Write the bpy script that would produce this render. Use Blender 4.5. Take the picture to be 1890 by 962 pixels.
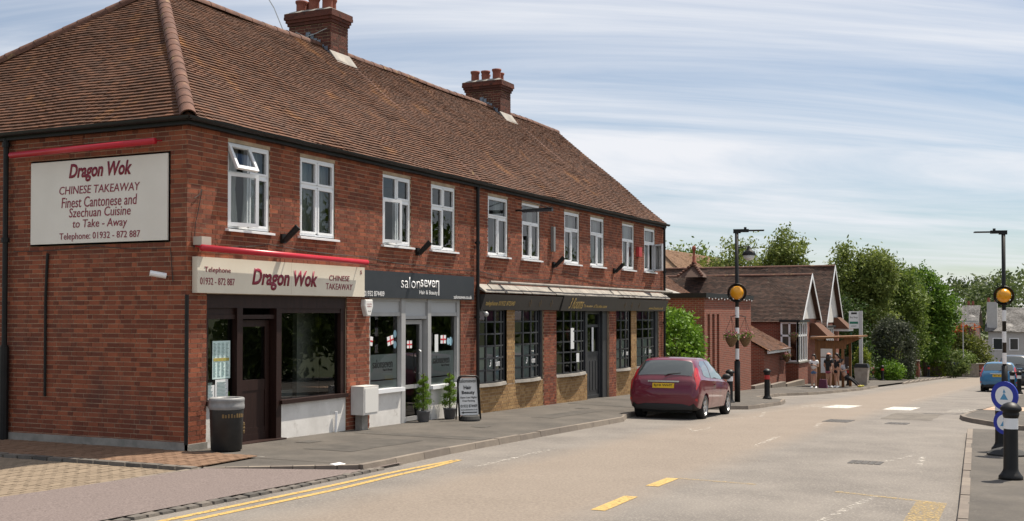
import bpy, math, random
from mathutils import Vector, Matrix
import numpy as np
R_ = math.radians
random.seed(7); rng = np.random.default_rng(7)
sc = bpy.context.scene
for o in list(bpy.data.objects): bpy.data.objects.remove(o)
col = sc.collection
# ------------------------------------------------------------------ camera, sky, sun, exposure
cd = bpy.data.cameras.new('camera'); cam = bpy.data.objects.new('camera', cd); col.objects.link(cam)
cd.sensor_width = 36.0; cd.lens = 2114.0/1890*36; cd.clip_start = .1; cd.clip_end = 4000
cd.shift_y = (580-2114*math.tan(R_(1.2))-481)/1890
_A = R_(25.6); _P = R_(1.2)
CAM = Vector((-13.71, -12.11, 2.1)); cam.location = CAM
_Fh = Vector((math.cos(_A), math.sin(_A), 0)); _F = _Fh*math.cos(_P)+Vector((0, 0, math.sin(_P)))
_Rt = Vector((math.sin(_A), -math.cos(_A), 0)); _U = _Rt.cross(_F)
cam.matrix_world = Matrix(((_Rt.x, _U.x, -_F.x, CAM.x), (_Rt.y, _U.y, -_F.y, CAM.y), (_Rt.z, _U.z, -_F.z, CAM.z), (0, 0, 0, 1)))
sc.camera = cam
SUNDIR = Vector((.50, -.23, 1.0)).normalized()
world = bpy.data.worlds.new('World'); sc.world = world; world.use_nodes = True
nt = world.node_tree; nt.nodes.clear()
def N(nt, typ, **kw):
    n = nt.nodes.new(typ)
    for k, v in kw.items():
        if k == 'ins':
            for kk, vv in v.items(): n.inputs[kk].default_value = vv
        else: setattr(n, k, v)
    return n
L = nt.links.new
wo = N(nt, 'ShaderNodeOutputWorld'); bg = N(nt, 'ShaderNodeBackground'); bg.inputs[1].default_value = .066
sky = N(nt, 'ShaderNodeTexSky', sky_type='NISHITA', sun_disc=False)
sky.sun_elevation = math.asin(SUNDIR.z); sky.sun_rotation = math.atan2(SUNDIR.x, SUNDIR.y)
sky.air_density = 1.0; sky.dust_density = .25; sky.ozone_density = 3.0
L(sky.outputs[0], bg.inputs[0])
bgc = N(nt, 'ShaderNodeBackground'); bgc.inputs[0].default_value = (.93, .95, 1, 1); bgc.inputs[1].default_value = .66
tc = N(nt, 'ShaderNodeTexCoord'); sp = N(nt, 'ShaderNodeSeparateXYZ'); L(tc.outputs['Generated'], sp.inputs[0])
zz = N(nt, 'ShaderNodeMath', operation='ADD'); L(sp.outputs[2], zz.inputs[0]); zz.inputs[1].default_value = .10
mx = N(nt, 'ShaderNodeMath', operation='MAXIMUM'); L(zz.outputs[0], mx.inputs[0]); mx.inputs[1].default_value = .03
dx = N(nt, 'ShaderNodeMath', operation='DIVIDE'); L(sp.outputs[0], dx.inputs[0]); L(mx.outputs[0], dx.inputs[1])
dy = N(nt, 'ShaderNodeMath', operation='DIVIDE'); L(sp.outputs[1], dy.inputs[0]); L(mx.outputs[0], dy.inputs[1])
cb = N(nt, 'ShaderNodeCombineXYZ'); L(dx.outputs[0], cb.inputs[0]); L(dy.outputs[0], cb.inputs[1])
mp = N(nt, 'ShaderNodeMapping', vector_type='TEXTURE'); L(cb.outputs[0], mp.inputs[0]); mp.inputs['Rotation'].default_value = (0, 0, R_(-55)); mp.inputs['Scale'].default_value = (3.2, .8, 1); mp.inputs['Location'].default_value = (.35, .2, 0)
n1 = N(nt, 'ShaderNodeTexNoise', ins={'Scale': 1.0, 'Detail': 9, 'Roughness': .6, 'Distortion': .7}); L(mp.outputs[0], n1.inputs['Vector'])
n2 = N(nt, 'ShaderNodeTexNoise', ins={'Scale': .33, 'Detail': 3, 'Roughness': .5}); L(mp.outputs[0], n2.inputs['Vector'])
ad = N(nt, 'ShaderNodeMath', operation='MULTIPLY_ADD'); L(n2.outputs[0], ad.inputs[0]); ad.inputs[1].default_value = 1.0; L(n1.outputs[0], ad.inputs[2])
mr = N(nt, 'ShaderNodeMapRange', ins={'From Min': .84, 'From Max': 1.16}); L(ad.outputs[0], mr.inputs[0])
ms = N(nt, 'ShaderNodeMixShader'); L(mr.outputs[0], ms.inputs[0]); L(bg.outputs[0], ms.inputs[1]); L(bgc.outputs[0], ms.inputs[2]); L(ms.outputs[0], wo.inputs[0])
sd = bpy.data.lights.new('sun', 'SUN'); sun = bpy.data.objects.new('sun', sd); col.objects.link(sun)
sd.energy = 5.0; sd.angle = R_(.5); sd.color = (1, .91, .78)
sun.rotation_euler = SUNDIR.to_track_quat('Z', 'Y').to_euler(); sun.location = (0, -30, 40)
vs = sc.view_settings; vs.view_transform = 'Standard'; vs.look = 'None'; vs.exposure = .50; vs.gamma = 1
sc.render.engine = 'CYCLES'
# ------------------------------------------------------------------ ground profile
PX = [-60, 0, 12, 21, 26, 42, 110, 150, 220, 3000]; PZ = [.62, 0, -.265, -.58, -.79, -1.41, -3.99, -5.2, -6.2, -6.2]
def gz(x): return float(np.interp(x, PX, PZ))
def rz(x): return gz(x)-.1
# ------------------------------------------------------------------ materials
MATS = {}
def mat(name, c1, c2=None, rough=.8, scale=8., metal=0., bump=0., bscale=None, island=0., spec=.5, c3=None, coat=0., stretch=None, lo=.35, hi=.65, dirt=None, alpha_wear=None, trans=0., emit=None):
    if name in MATS: return MATS[name]
    m = bpy.data.materials.new(name); m.use_nodes = True; t = m.node_tree; b = t.nodes['Principled BSDF']; l = t.links.new
    b.inputs['Roughness'].default_value = rough; b.inputs['Metallic'].default_value = metal
    b.inputs['Specular IOR Level'].default_value = spec; b.inputs['Coat Weight'].default_value = coat; b.inputs['Coat Roughness'].default_value = .03
    c2 = c2 or c1
    co = N(t, 'ShaderNodeTexCoord'); src = co.outputs['Object']
    geo = N(t, 'ShaderNodeNewGeometry')
    src = geo.outputs['Position']
    if stretch:
        mp = N(t, 'ShaderNodeMapping'); l(src, mp.inputs[0]); mp.inputs['Scale'].default_value = stretch; src = mp.outputs[0]
    nz = N(t, 'ShaderNodeTexNoise', ins={'Scale': scale, 'Detail': 6, 'Roughness': .6}); l(src, nz.inputs['Vector'])
    fac = nz.outputs[0]
    if island:
        oi = N(t, 'ShaderNodeObjectInfo')
        a = N(t, 'ShaderNodeMath', operation='ADD'); l(geo.outputs['Random Per Island'], a.inputs[0]); l(oi.outputs['Random'], a.inputs[1])
        fr = N(t, 'ShaderNodeMath', operation='FRACT'); l(a.outputs[0], fr.inputs[0])
        mxn = N(t, 'ShaderNodeMix'); mxn.inputs[0].default_value = island; l(fac, mxn.inputs[2]); l(fr.outputs[0], mxn.inputs[3]); fac = mxn.outputs[0]
        lo, hi = (.12, .9) if island > .5 else (lo, hi)
    rp = N(t, 'ShaderNodeValToRGB'); l(fac, rp.inputs[0]); e = rp.color_ramp.elements
    e[0].position = lo; e[0].color = (*c1, 1); e[1].position = hi; e[1].color = (*c2, 1)
    if c3: x = e.new((lo+hi)/2); x.color = (*c3, 1)
    colr = rp.outputs[0]
    if dirt:   # (colour, scale, lo, hi) stains with a shape of their own
        n3 = N(t, 'ShaderNodeTexNoise', ins={'Scale': dirt[1], 'Detail': 7, 'Roughness': .65}); l(geo.outputs['Position'], n3.inputs['Vector'])
        m3 = N(t, 'ShaderNodeMapRange', ins={'From Min': dirt[2], 'From Max': dirt[3]}); l(n3.outputs[0], m3.inputs[0])
        mm = N(t, 'ShaderNodeMix', data_type='RGBA'); l(m3.outputs[0], mm.inputs[0]); l(colr, mm.inputs[6]); mm.inputs[7].default_value = (*dirt[0], 1); colr = mm.outputs[2]
    l(colr, b.inputs['Base Color'])
    if bump:
        nb = N(t, 'ShaderNodeTexNoise', ins={'Scale': bscale or scale*6, 'Detail': 4}); l(geo.outputs['Position'], nb.inputs['Vector'])
        bn = N(t, 'ShaderNodeBump', ins={'Strength': bump, 'Distance': .01}); l(nb.outputs[0], bn.inputs['Height']); l(bn.outputs[0], b.inputs['Normal'])
    out = t.nodes['Material Output']
    if trans:
        tr = N(t, 'ShaderNodeBsdfTranslucent'); l(colr, tr.inputs[0]); mixs = N(t, 'ShaderNodeMixShader'); mixs.inputs[0].default_value = trans
        l(b.outputs[0], mixs.inputs[1]); l(tr.outputs[0], mixs.inputs[2]); l(mixs.outputs[0], out.inputs[0])
    if alpha_wear:
        n4 = N(t, 'ShaderNodeTexNoise', ins={'Scale': alpha_wear[0], 'Detail': 8, 'Roughness': .7}); l(geo.outputs['Position'], n4.inputs['Vector'])
        m4 = N(t, 'ShaderNodeMapRange', ins={'From Min': alpha_wear[1], 'From Max': alpha_wear[2]}); l(n4.outputs[0], m4.inputs[0])
        l(m4.outputs[0], b.inputs['Alpha'])
    if emit: b.inputs['Emission Color'].default_value = (*emit[0], 1); b.inputs['Emission Strength'].default_value = emit[1]
    MATS[name] = m; return m
def glass(name, tint=(.75, .8, .8), ior=1.75, rough=0.):
    if name in MATS: return MATS[name]
    m = bpy.data.materials.new(name); m.use_nodes = True; t = m.node_tree; t.nodes.clear(); l = t.links.new
    o = N(t, 'ShaderNodeOutputMaterial'); tr = N(t, 'ShaderNodeBsdfTransparent'); tr.inputs[0].default_value = (*tint, 1)
    g = N(t, 'ShaderNodeBsdfGlossy'); g.inputs['Roughness'].default_value = rough; fz = N(t, 'ShaderNodeFresnel'); fz.inputs[0].default_value = ior
    x = N(t, 'ShaderNodeMixShader'); l(fz.outputs[0], x.inputs[0]); l(tr.outputs[0], x.inputs[1]); l(g.outputs[0], x.inputs[2]); l(x.outputs[0], o.inputs[0])
    MATS[name] = m; return m
BRICK = mat('red_brick', (.13, .033, .016), (.30, .084, .037), rough=.88, scale=14, bump=.5, bscale=90, island=.75, c3=(.20, .053, .024), dirt=((.10, .036, .025), .9, .52, .78))
SOOT = mat('sooty_brick', (.05, .018, .013), (.16, .045, .028), rough=.9, scale=14, bump=.5, bscale=90, island=.6, c3=(.095, .03, .02))
BRICKT = mat('red_brick_sheet', (.2, .06, .036), (.34, .11, .06), rough=.9, scale=20, bump=.4)
MORTAR = mat('mortar', (.50, .38, .26), (.34, .25, .17), rough=.95, scale=5, bump=.4, bscale=160)
YBRICK = mat('yellow_brick', (.24, .135, .055), (.40, .25, .11), rough=.9, scale=16, bump=.5, bscale=90, island=.7, c3=(.31, .185, .075))
TILE = mat('clay_tile', (.06, .024, .011), (.155, .060, .026), rough=.85, scale=9, bump=.4, bscale=80, island=.55, c3=(.10, .039, .017), dirt=((.30, .13, .035), .9, .58, .74))
HIPT = mat('ridge_tile', (.085, .036, .024), (.16, .072, .046), rough=.85, scale=6, bump=.5, bscale=50, dirt=((.34, .24, .1), 4, .60, .72))
WHITE = mat('white_upvc', (.80, .81, .83), (.76, .77, .79), rough=.35, scale=2)
BLACK = mat('black_paint', (.008, .008, .008), (.013, .013, .013), rough=.5, spec=.3, scale=5)
GLASS = glass('window_glass'); GLASSD = glass('shop_glass', (.7, .74, .72), 1.8)
CREAM = mat('cream_panel', (.72, .66, .55), (.66, .60, .49), rough=.45, scale=1.2)
SIGNW = mat('white_sign', (.74, .70, .64), (.68, .64, .58), rough=.5, scale=1.)
MAROON = mat('maroon_letter', (.22, .012, .035), rough=.5)
RED = mat('red_tube', (.50, .012, .03), (.44, .012, .028), rough=.35, scale=3)
BROWN = mat('dark_brown_wood', (.018, .007, .005), (.028, .011, .008), rough=.5, spec=.3, scale=3, stretch=(6, 6, .6), bump=.1)
RENDER = mat('white_render', (.72, .70, .67), (.60, .58, .55), rough=.85, scale=2.5, bump=.25, bscale=40, dirt=((.34, .31, .27), 3., .60, .8))
GREYP = mat('grey_frame', (.34, .34, .34), (.40, .40, .40), rough=.4, scale=2)
CHAR = mat('charcoal_panel', (.022, .026, .032), (.03, .034, .04), rough=.45, scale=2)
CHARF = mat('charcoal_frame', (.026, .028, .032), (.035, .037, .042), rough=.45, scale=3)
LETW = mat('white_letter', (.8, .8, .8), rough=.5)
LETG = mat('gold_letter', (.55, .38, .12), rough=.4)
LETK = mat('black_letter', (.015, .015, .015), rough=.5)
LEAD = mat('lead_sheet', (.20, .185, .165), (.32, .295, .26), rough=.7, scale=3, bump=.3)
LEADB = mat('lead_flashing', (.14, .17, .22), (.2, .23, .28), rough=.5, scale=6)
CONC = mat('concrete', (.30, .28, .25), (.2, .19, .17), rough=.9, scale=5, bump=.4, bscale=60)
KERB = mat('kerb_concrete', (.22, .185, .15), (.15, .125, .105), rough=.92, scale=4, bump=.5, bscale=70, island=.3)
INTER = mat('interior_paint', (.22, .21, .19), (.18, .17, .16), rough=.9, scale=1)
INTERF = mat('interior_floor', (.12, .10, .08), rough=.7)
CURT = mat('net_curtain', (.78, .78, .76), (.6, .6, .6), rough=.9, scale=3, stretch=(14, 14, .3), trans=.3)
FROST = mat('frosted_film', (.66, .71, .71), (.6, .65, .65), rough=.6, scale=1)
PAPER = mat('paper_poster', (.55, .72, .70), (.62, .76, .74), rough=.6, scale=9)
PAPERW = mat('white_poster', (.75, .76, .76), (.66, .68, .68), rough=.6, scale=30)
GALV = mat('galvanised', (.4, .41, .42), (.5, .5, .5), rough=.45, scale=8, metal=.4)
# ------------------------------------------------------------------ mesh builder
class MB:
    def __init__(s): s.v = []; s.f = []; s.m = []
    def face(s, pts, m=0):
        b = len(s.v); s.v += [tuple(p) for p in pts]; s.f.append(tuple(range(b, b+len(pts)))); s.m.append(m)
    def hexa(s, p, m=0, skip=()):   # p: 8 points, bottom 4 then top 4 (ccw)
        b = len(s.v); s.v += [tuple(q) for q in p]
        for i, q in enumerate(((0, 3, 2, 1), (4, 5, 6, 7), (0, 1, 5, 4), (1, 2, 6, 5), (2, 3, 7, 6), (3, 0, 4, 7))):
            if i not in skip: s.f.append(tuple(b+k for k in q)); s.m.append(m)
    def box(s, x0, x1, y0, y1, z0, z1, m=0, T=None):
        p = [(x0, y0, z0), (x1, y0, z0), (x1, y1, z0), (x0, y1, z0), (x0, y0, z1), (x1, y0, z1), (x1, y1, z1), (x0, y1, z1)]
        if T is not None: p = [tuple(T @ Vector(q)) for q in p]
        s.hexa(p, m)
    def ring_loft(s, rings, m=0, close=True, cap=True):
        b = len(s.v); n = len(rings[0])
        for r in rings: s.v += [tuple(q) for q in r]
        for i in range(len(rings)-1):
            for j in range(n if close else n-1):
                k = (j+1) % n
                s.f.append((b+i*n+j, b+i*n+k, b+(i+1)*n+k, b+(i+1)*n+j)); s.m.append(m)
        if cap and close:
            s.f.append(tuple(b+j for j in range(n-1, -1, -1))); s.m.append(m)
            e = b+(len(rings)-1)*n; s.f.append(tuple(e+j for j in range(n))); s.m.append(m)
    def cyl(s, p0, p1, r0, r1=None, n=12, m=0, cap=True):
        s.tube([p0, p1], [r0, r0 if r1 is None else r1], n, m, cap)
    def tube(s, pts, r, n=8, m=0, cap=True):
        pts = [Vector(p) for p in pts]; rs = r if isinstance(r, (list, tuple)) else [r]*len(pts); rings = []
        d0 = (pts[1]-pts[0]).normalized(); a = d0.orthogonal().normalized()
        for i, p in enumerate(pts):
            d = (pts[min(i+1, len(pts)-1)]-pts[max(i-1, 0)]).normalized()
            a = (a-d*a.dot(d)).normalized(); b = d.cross(a)
            rings.append([p+(a*math.cos(t)+b*math.sin(t))*rs[i] for t in [2*math.pi*k/n for k in range(n)]])
        s.ring_loft(rings, m, True, cap)
    def lathe(s, prof, c=(0, 0, 0), n=16, m=0, cap=True, sx=1., sy=1.):
        s.ring_loft([[(c[0]+r*sx*math.cos(2*math.pi*k/n), c[1]+r*sy*math.sin(2*math.pi*k/n), c[2]+z) for k in range(n)] for r, z in prof], m, True, cap)
    def sphere(s, c, r, n=12, m=0, k=8):
        rr = r if isinstance(r, (tuple, list)) else (r, r, r)
        s.ring_loft([[(c[0]+rr[0]*math.sin(math.pi*i/k)*math.cos(2*math.pi*j/n), c[1]+rr[1]*math.sin(math.pi*i/k)*math.sin(2*math.pi*j/n), c[2]-rr[2]*math.cos(math.pi*i/k)) for j in range(n)] for i in [.04]+list(range(1, k))+[k-.04]], m)
    def build(s, name, mats, parent=None, smooth=False):
        me = bpy.data.meshes.new(name); me.from_pydata(s.v, [], s.f)
        mats = mats if isinstance(mats, (list, tuple)) else [mats]
        for q in mats: me.materials.append(q)
        if len(mats) > 1: me.polygons.foreach_set('material_index', s.m)
        if smooth: me.polygons.foreach_set('use_smooth', [True]*len(me.polygons))
        me.update(); o = bpy.data.objects.new(name, me); col.objects.link(o)
        if parent is not None: adopt(o, parent)
        return o
def adopt(o, parent):
    o.parent = parent
    inv = Matrix.Identity(4); p = parent
    while p is not None:
        inv = inv @ Matrix.Identity(4); p = p.parent
    o.matrix_parent_inverse = wm(parent).inverted()
def wm(o):
    m = Matrix.LocRotScale(o.location, o.rotation_euler, o.scale)
    return m if o.parent is None else wm(o.parent) @ o.matrix_parent_inverse @ m
def tag(o, label=None, cat=None, group=None, kind=None):
    if label: o['label'] = label
    if cat: o['category'] = cat
    if group: o['group'] = group
    if kind: o['kind'] = kind
    return o
def thing(name, label, cat, loc=(0, 0, 0), rz_=0., group=None):
    o = bpy.data.objects.new(name, None); col.objects.link(o); o.location = loc; o.rotation_euler = (0, 0, rz_); o.empty_display_size = .2
    return tag(o, label, cat, group)
def struct(o): o['kind'] = 'structure'; return o
def copy_tree(o, parent=None):
    c = o.copy(); col.objects.link(c)
    if parent is not None: c.parent = parent; c.matrix_parent_inverse = o.matrix_parent_inverse.copy()
    for ch in [q for q in bpy.data.objects if q.parent is o]: copy_tree(ch, c)
    return c
def text(body, name, m, parent, box, place, shear=0., bold=0., depth=.004, spacing=1.):
    """lettering fitted to box (u0,u1,v0,v1); place(u,v,n) gives world point"""
    cu = bpy.data.curves.new(name, 'FONT'); cu.body = body; cu.align_x = 'CENTER'; cu.shear = shear; cu.offset = bold; cu.resolution_u = 3; cu.space_character = spacing
    ob = bpy.data.objects.new(name, cu); col.objects.link(ob)
    me = bpy.data.meshes.new_from_object(ob.evaluated_get(bpy.context.evaluated_depsgraph_get())); bpy.data.objects.remove(ob)
    co = np.array([v.co[:] for v in me.vertices]); lo = co.min(0); hi = co.max(0)
    u0, u1, v0, v1 = box
    for v in me.vertices:
        u = u0+(v.co.x-lo[0])/(hi[0]-lo[0])*(u1-u0); w = v0+(v.co.y-lo[1])/(hi[1]-lo[1])*(v1-v0)
        v.co = place(u, w, 0)
    me.materials.append(m); o = bpy.data.objects.new(name, me); col.objects.link(o)
    sol = o.modifiers.new('thickness', 'SOLIDIFY'); sol.thickness = depth; sol.offset = 0
    if parent is not None: adopt(o, parent)
    return o
def marks(name, m, parent, box, place, n=6):
    # a line of print too small to read in the photograph: short uneven strokes, no characters
    b = MB(); u0, u1, v0, v1 = box; w = (u1-u0)/n
    for i in range(n):
        a, c = u0+w*(i+.12), u0+w*(i+random.uniform(.6, .9)); h = v0+(v1-v0)*random.uniform(.6, 1.)
        b.face([place(a, v0, 0), place(c, v0, 0), place(c, h, 0), place(a, h, 0)])
    return tag(b.build(name, m, parent), kind='stuff')
def onfac(y): return lambda u, v, n: (u, y-n, v)
def onside(x): return lambda u, v, n: (x-n, u, v)
# ------------------------------------------------------------------ ground, road, pavements
ASPH = mat('road_asphalt', (.13, .116, .104), (.19, .17, .15), rough=.9, scale=.7, bump=.6, bscale=110, dirt=((.29, .262, .228), 34, .50, .72))
def road_mat():
    m = ASPH; t = m.node_tree; l = t.links.new; b = t.nodes['Principled BSDF']
    base = b.inputs['Base Color'].links[0].from_socket
    g = N(t, 'ShaderNodeNewGeometry'); s = N(t, 'ShaderNodeSeparateXYZ'); l(g.outputs['Position'], s.inputs[0])
    nz = N(t, 'ShaderNodeTexNoise', ins={'Scale': .8, 'Detail': 6}); l(g.outputs['Position'], nz.inputs['Vector'])
    a = N(t, 'ShaderNodeMath', operation='MULTIPLY_ADD'); l(nz.outputs[0], a.inputs[0]); a.inputs[1].default_value = .5; l(s.outputs[1], a.inputs[2])
    # buff resurfaced lane between y=-7.3 and y=-4.4
    r1 = N(t, 'ShaderNodeMapRange', ins={'From Min': -7.6, 'From Max': -6.9}); l(a.outputs[0], r1.inputs[0])
    r2 = N(t, 'ShaderNodeMapRange', ins={'From Min': -4.8, 'From Max': -4.0, 'To Min': 1, 'To Max': 0}); l(a.outputs[0], r2.inputs[0])
    mu = N(t, 'ShaderNodeMath', operation='MULTIPLY'); l(r1.outputs[0], mu.inputs[0]); l(r2.outputs[0], mu.inputs[1])
    n5 = N(t, 'ShaderNodeTexNoise', ins={'Scale': 30, 'Detail': 5}); l(g.outputs['Position'], n5.inputs['Vector'])
    rp = N(t, 'ShaderNodeValToRGB'); l(n5.outputs[0], rp.inputs[0]); rp.color_ramp.elements[0].position = .35; rp.color_ramp.elements[0].color = (.185, .145, .112, 1); rp.color_ramp.elements[1].position = .68; rp.color_ramp.elements[1].color = (.275, .222, .172, 1)
    m2 = N(t, 'ShaderNodeMath', operation='MULTIPLY'); l(mu.outputs[0], m2.inputs[0]); m2.inputs[1].default_value = .65
    mm = N(t, 'ShaderNodeMix', data_type='RGBA'); l(m2.outputs[0], mm.inputs[0]); l(base, mm.inputs[6]); l(rp.outputs[0], mm.inputs[7]); l(mm.outputs[2], b.inputs['Base Color'])
road_mat()
PAVE = mat('pavement_asphalt', (.066, .058, .05), (.105, .092, .078), rough=.92, scale=1.1, bump=.6, bscale=120, dirt=((.14, .126, .11), 14, .58, .76))
APRON = mat('pink_asphalt', (.11, .085, .078), (.21, .168, .155), rough=.92, scale=45, bump=.6, bscale=120)
BLOCK = mat('block_paving', (.19, .145, .10), (.235, .18, .125), rough=.9, scale=5, bump=.4, bscale=90, island=.6)
RBLOCK = mat('red_paving', (.15, .085, .05), (.21, .125, .075), rough=.9, scale=5, bump=.4, bscale=90, island=.6)
SETT = mat('dark_sett', (.075, .068, .06), (.15, .13, .11), rough=.8, scale=9, bump=.6, bscale=50, island=.4)
GRASS = mat('ground_grass', (.05, .075, .025), (.10, .11, .045), rough=.95, scale=.4)
XS = [-900, -300, -120, -60, -30, -20]+list(np.arange(-16, 60, 1.))+list(range(60, 240, 6))+[260, 320, 420, 600, 1000, 1600, 2800]
def sheet(name, m, y0f, y1f, zf, xs, ny=1, parent=None):
    b = MB(); rows = []
    for x in xs:
        ya, yb = (y0f(x) if callable(y0f) else y0f), (y1f(x) if callable(y1f) else y1f)
        rows.append([(x, ya+(yb-ya)*k/ny, zf(x, ya+(yb-ya)*k/ny)) for k in range(ny+1)])
    b.ring_loft(rows, 0, close=False)
    b.f = [q[::-1] for q in b.f]
    return b.build(name, m, parent)
struct(sheet('ground', GRASS, -1500, 1500, lambda x, y: gz(x)-.3+(0 if abs(y) < 60 else 0), XS))
struct(sheet('road', ASPH, -12.5, 3.0, lambda x, y: rz(x), [q for q in XS if -60 <= q <= 420]))
LK = [(-.2, -3.36), (.9, -3.33), (2.4, -3.22), (6.2, -3.17), (11.2, -3.15), (12.1, -2.72), (17.2, -2.72), (17.7, -3.6), (18.2, -4.12), (18.8, -4.25), (22.4, -4.25), (24.8, -3.8), (25.8, -2.9), (27, -2.35), (31.2, -2.3), (32.5, -2.65), (34.4, -3.05), (43, -3.5), (50, -3.3), (110, -3.4), (400, -3.4)]
def lk(x): return float(np.interp(x, [p[0] for p in LK], [p[1] for p in LK]))
def zpave(x, y):
    if x < 23.4:
        yk = lk(x); t = min(1, max(0, (y-yk)/(0-yk))); return gz(x)*(1-t)+(-.0192*x)*t
    return gz(x)
xs_p = [-.2, .2]+list(np.arange(1, 60, .5))+list(range(60, 420, 10))
pave = struct(sheet('pavement', PAVE, lambda x: lk(x)+.11, lambda x: .25 if x < 23.45 else 16., zpave, xs_p, 4))
# corner piece of the asphalt pavement and the aprons to its left
b = MB(); b.face([(-1.38, -1.53, .0), (-.2, -3.26, 0), (-.2, .1, 0), (-1.38, .1, 0)][::1]); o = struct(b.build('pavement_corner', PAVE))
b = MB(); ring = [(-14, -3.2), (-5.3, -3.22), (-2.7, -3.32), (-.9, -3.4), (.9, -3.36), (.6, -3.25), (-.2, -3.3), (-1.4, -1.58), (-4.5, -1.3), (-14, -.6)]
b.face([(x, y, gz(x)-.06+(.05 if y > -2 else 0)) for x, y in ring]); struct(b.build('driveway_apron', APRON))
# kerb stones, each its own piece
def kerb_run(pts, parent, w=.125, L0=.915, top=.004, side=1, zf=gz, drop=.14):
    acc = [Vector((p[0], p[1], 0)) for p in pts]; seg = []
    tot = sum((acc[i+1]-acc[i]).length for i in range(len(acc)-1)); n = max(1, int(tot/L0)); step = tot/n
    def at(s):
        for i in range(len(acc)-1):
            l = (acc[i+1]-acc[i]).length
            if s <= l+1e-6: return acc[i].lerp(acc[i+1], min(1, s/l))
            s -= l
        return acc[-1]
    for i in range(n):
        a = at(i*step+.006); c = at((i+1)*step-.006); d = (c-a).normalized(); nn = Vector((-d.y, d.x, 0))*w*side; jt = rng.uniform(-.006, .006)
        bb = MB(); za, zc = zf(a.x)+top+jt, zf(c.x)+top+jt; ch = nn*.2
        P = [a+Vector((0, 0, za-drop)), c+Vector((0, 0, zc-drop)), c+nn+Vector((0, 0, zc-drop)), a+nn+Vector((0, 0, za-drop)), a+ch+Vector((0, 0, za)), c+ch+Vector((0, 0, zc)), c+nn+Vector((0, 0, zc)), a+nn+Vector((0, 0, za))]
        bb.hexa(P); bb.build('kerb_stone', KERB, parent)
kerb_run([p for p in LK if p[0] < 60], pave)
b = MB()
for x0 in np.arange(60, 200, 3.): b.box(x0, x0+2.98, -3.4, -3.28, rz(x0+1.5)-.1, gz(x0+1.5)+.02)
tag(b.build('far_kerb', KERB, pave), kind='stuff')
# right pavement: near piece, gap, far piece with its nose
RK1 = [(-14, -11.9), (-3, -11.22), (0, -11.05), (6, -10.68), (11.7, -10.33)]
RK2 = [(13.2, -11.3), (14.4, -10.75), (16.2, -9.95), (17.5, -9.75), (19.5, -9.85), (24, -10.1), (60, -10.9), (110, -11.2)]
def mk_right(name, RK):
    f = lambda x: float(np.interp(x, [p[0] for p in RK], [p[1] for p in RK]))
    x0, x1 = RK[0][0], RK[-1][0]; xs = sorted(set([p[0] for p in RK]+[q for q in np.arange(-14, 110, 1.) if x0 < q < x1]))
    o = struct(sheet(name, PAVE, -22., lambda x: f(x)-.11, lambda x, y: gz(x), xs, 2))
    kerb_run([p for p in RK if p[0] < 60], o, side=-1)
    return o
pr1 = mk_right('pavement_right', RK1); pr2 = mk_right('pavement_right_far', RK2)
# granite setts along the apron edge
b0 = None
for i, s in enumerate(np.arange(0, 5.2, .2)):
    x = -5.0+s; y = float(np.interp(x, [-5, -2, .4], [-3.30, -3.42, -3.40])); bb = MB(); w = rng.uniform(.175, .193); h = rng.uniform(-.03, -.012)
    z = rz(x); bb.hexa([(x, y-.07, z-.05), (x+w, y-.07, z-.05), (x+w, y+.07, z-.05), (x, y+.07, z-.05), (x+.015, y-.05, z+.05+h), (x+w-.015, y-.055, z+.05+h), (x+w-.01, y+.06, z+.055+h), (x+.01, y+.055, z+.05+h)])
    bb.build('sett', SETT, bpy.data.objects['driveway_apron'])
# footpath strip along the side wall, dark kerb stones, block drive
foot = MB(); foot.box(-1.46, -.002, -1.5, 14, -.2, .0); fo = struct(foot.build('side_footpath', CONC))
def blocks(name, m, parent, x0, x1, y0f, y1, zf, along=0):
    b = MB(); y = -3.; r = 0
    while y < y1:
        x = x0-(.1 if r % 2 else 0)
        while x < x1:
            xa, xb = max(x, x0), min(x+.194, x1); yy = y0f(.5*(xa+xb))
            if xb-xa > .03 and y >= yy:
                z = zf(.5*(xa+xb), y)+rng.uniform(-.003, .003)
                b.hexa([(xa, y, z-.05), (xb, y, z-.05), (xb, y+.095, z-.05), (xa, y+.095, z-.05), (xa+.004, y+.004, z), (xb-.004, y+.004, z), (xb-.004, y+.091, z), (xa+.004, y+.091, z)], 0, skip=(0,))
            x += .2
        y += .1; r += 1
    return tag(b.build(name, m, parent), kind='stuff')
blocks('paving_blocks', RBLOCK, fo, -1.44, -.02, lambda x: -1.45, 5.5, lambda x, y: .012)
dr = MB(); dr.face([(-14, -.62, -.045), (-4.5, -1.28, -.045), (-1.62, -1.5, -.045), (-1.62, 14, -.045), (-14, 14, -.045)]); dro = struct(dr.build('driveway', CONC))
blocks('paving_blocks', BLOCK, dro, -7.5, -1.63, lambda x: -1.5+(-1.62-x)*.077, 5.5, lambda x, y: -.02)
for i in range(22):
    y = -1.52+i*.3; bb = MB(); h = rng.uniform(0, .012)
    bb.hexa([(-1.61, y, -.1), (-1.47, y, -.1), (-1.47, y+.285, -.1), (-1.61, y+.285, -.1), (-1.6, y+.01, .02+h), (-1.475, y+.01, .022+h), (-1.475, y+.275, .022+h), (-1.6, y+.275, .02+h)]); bb.build('kerb_stone', SETT, fo)
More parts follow.
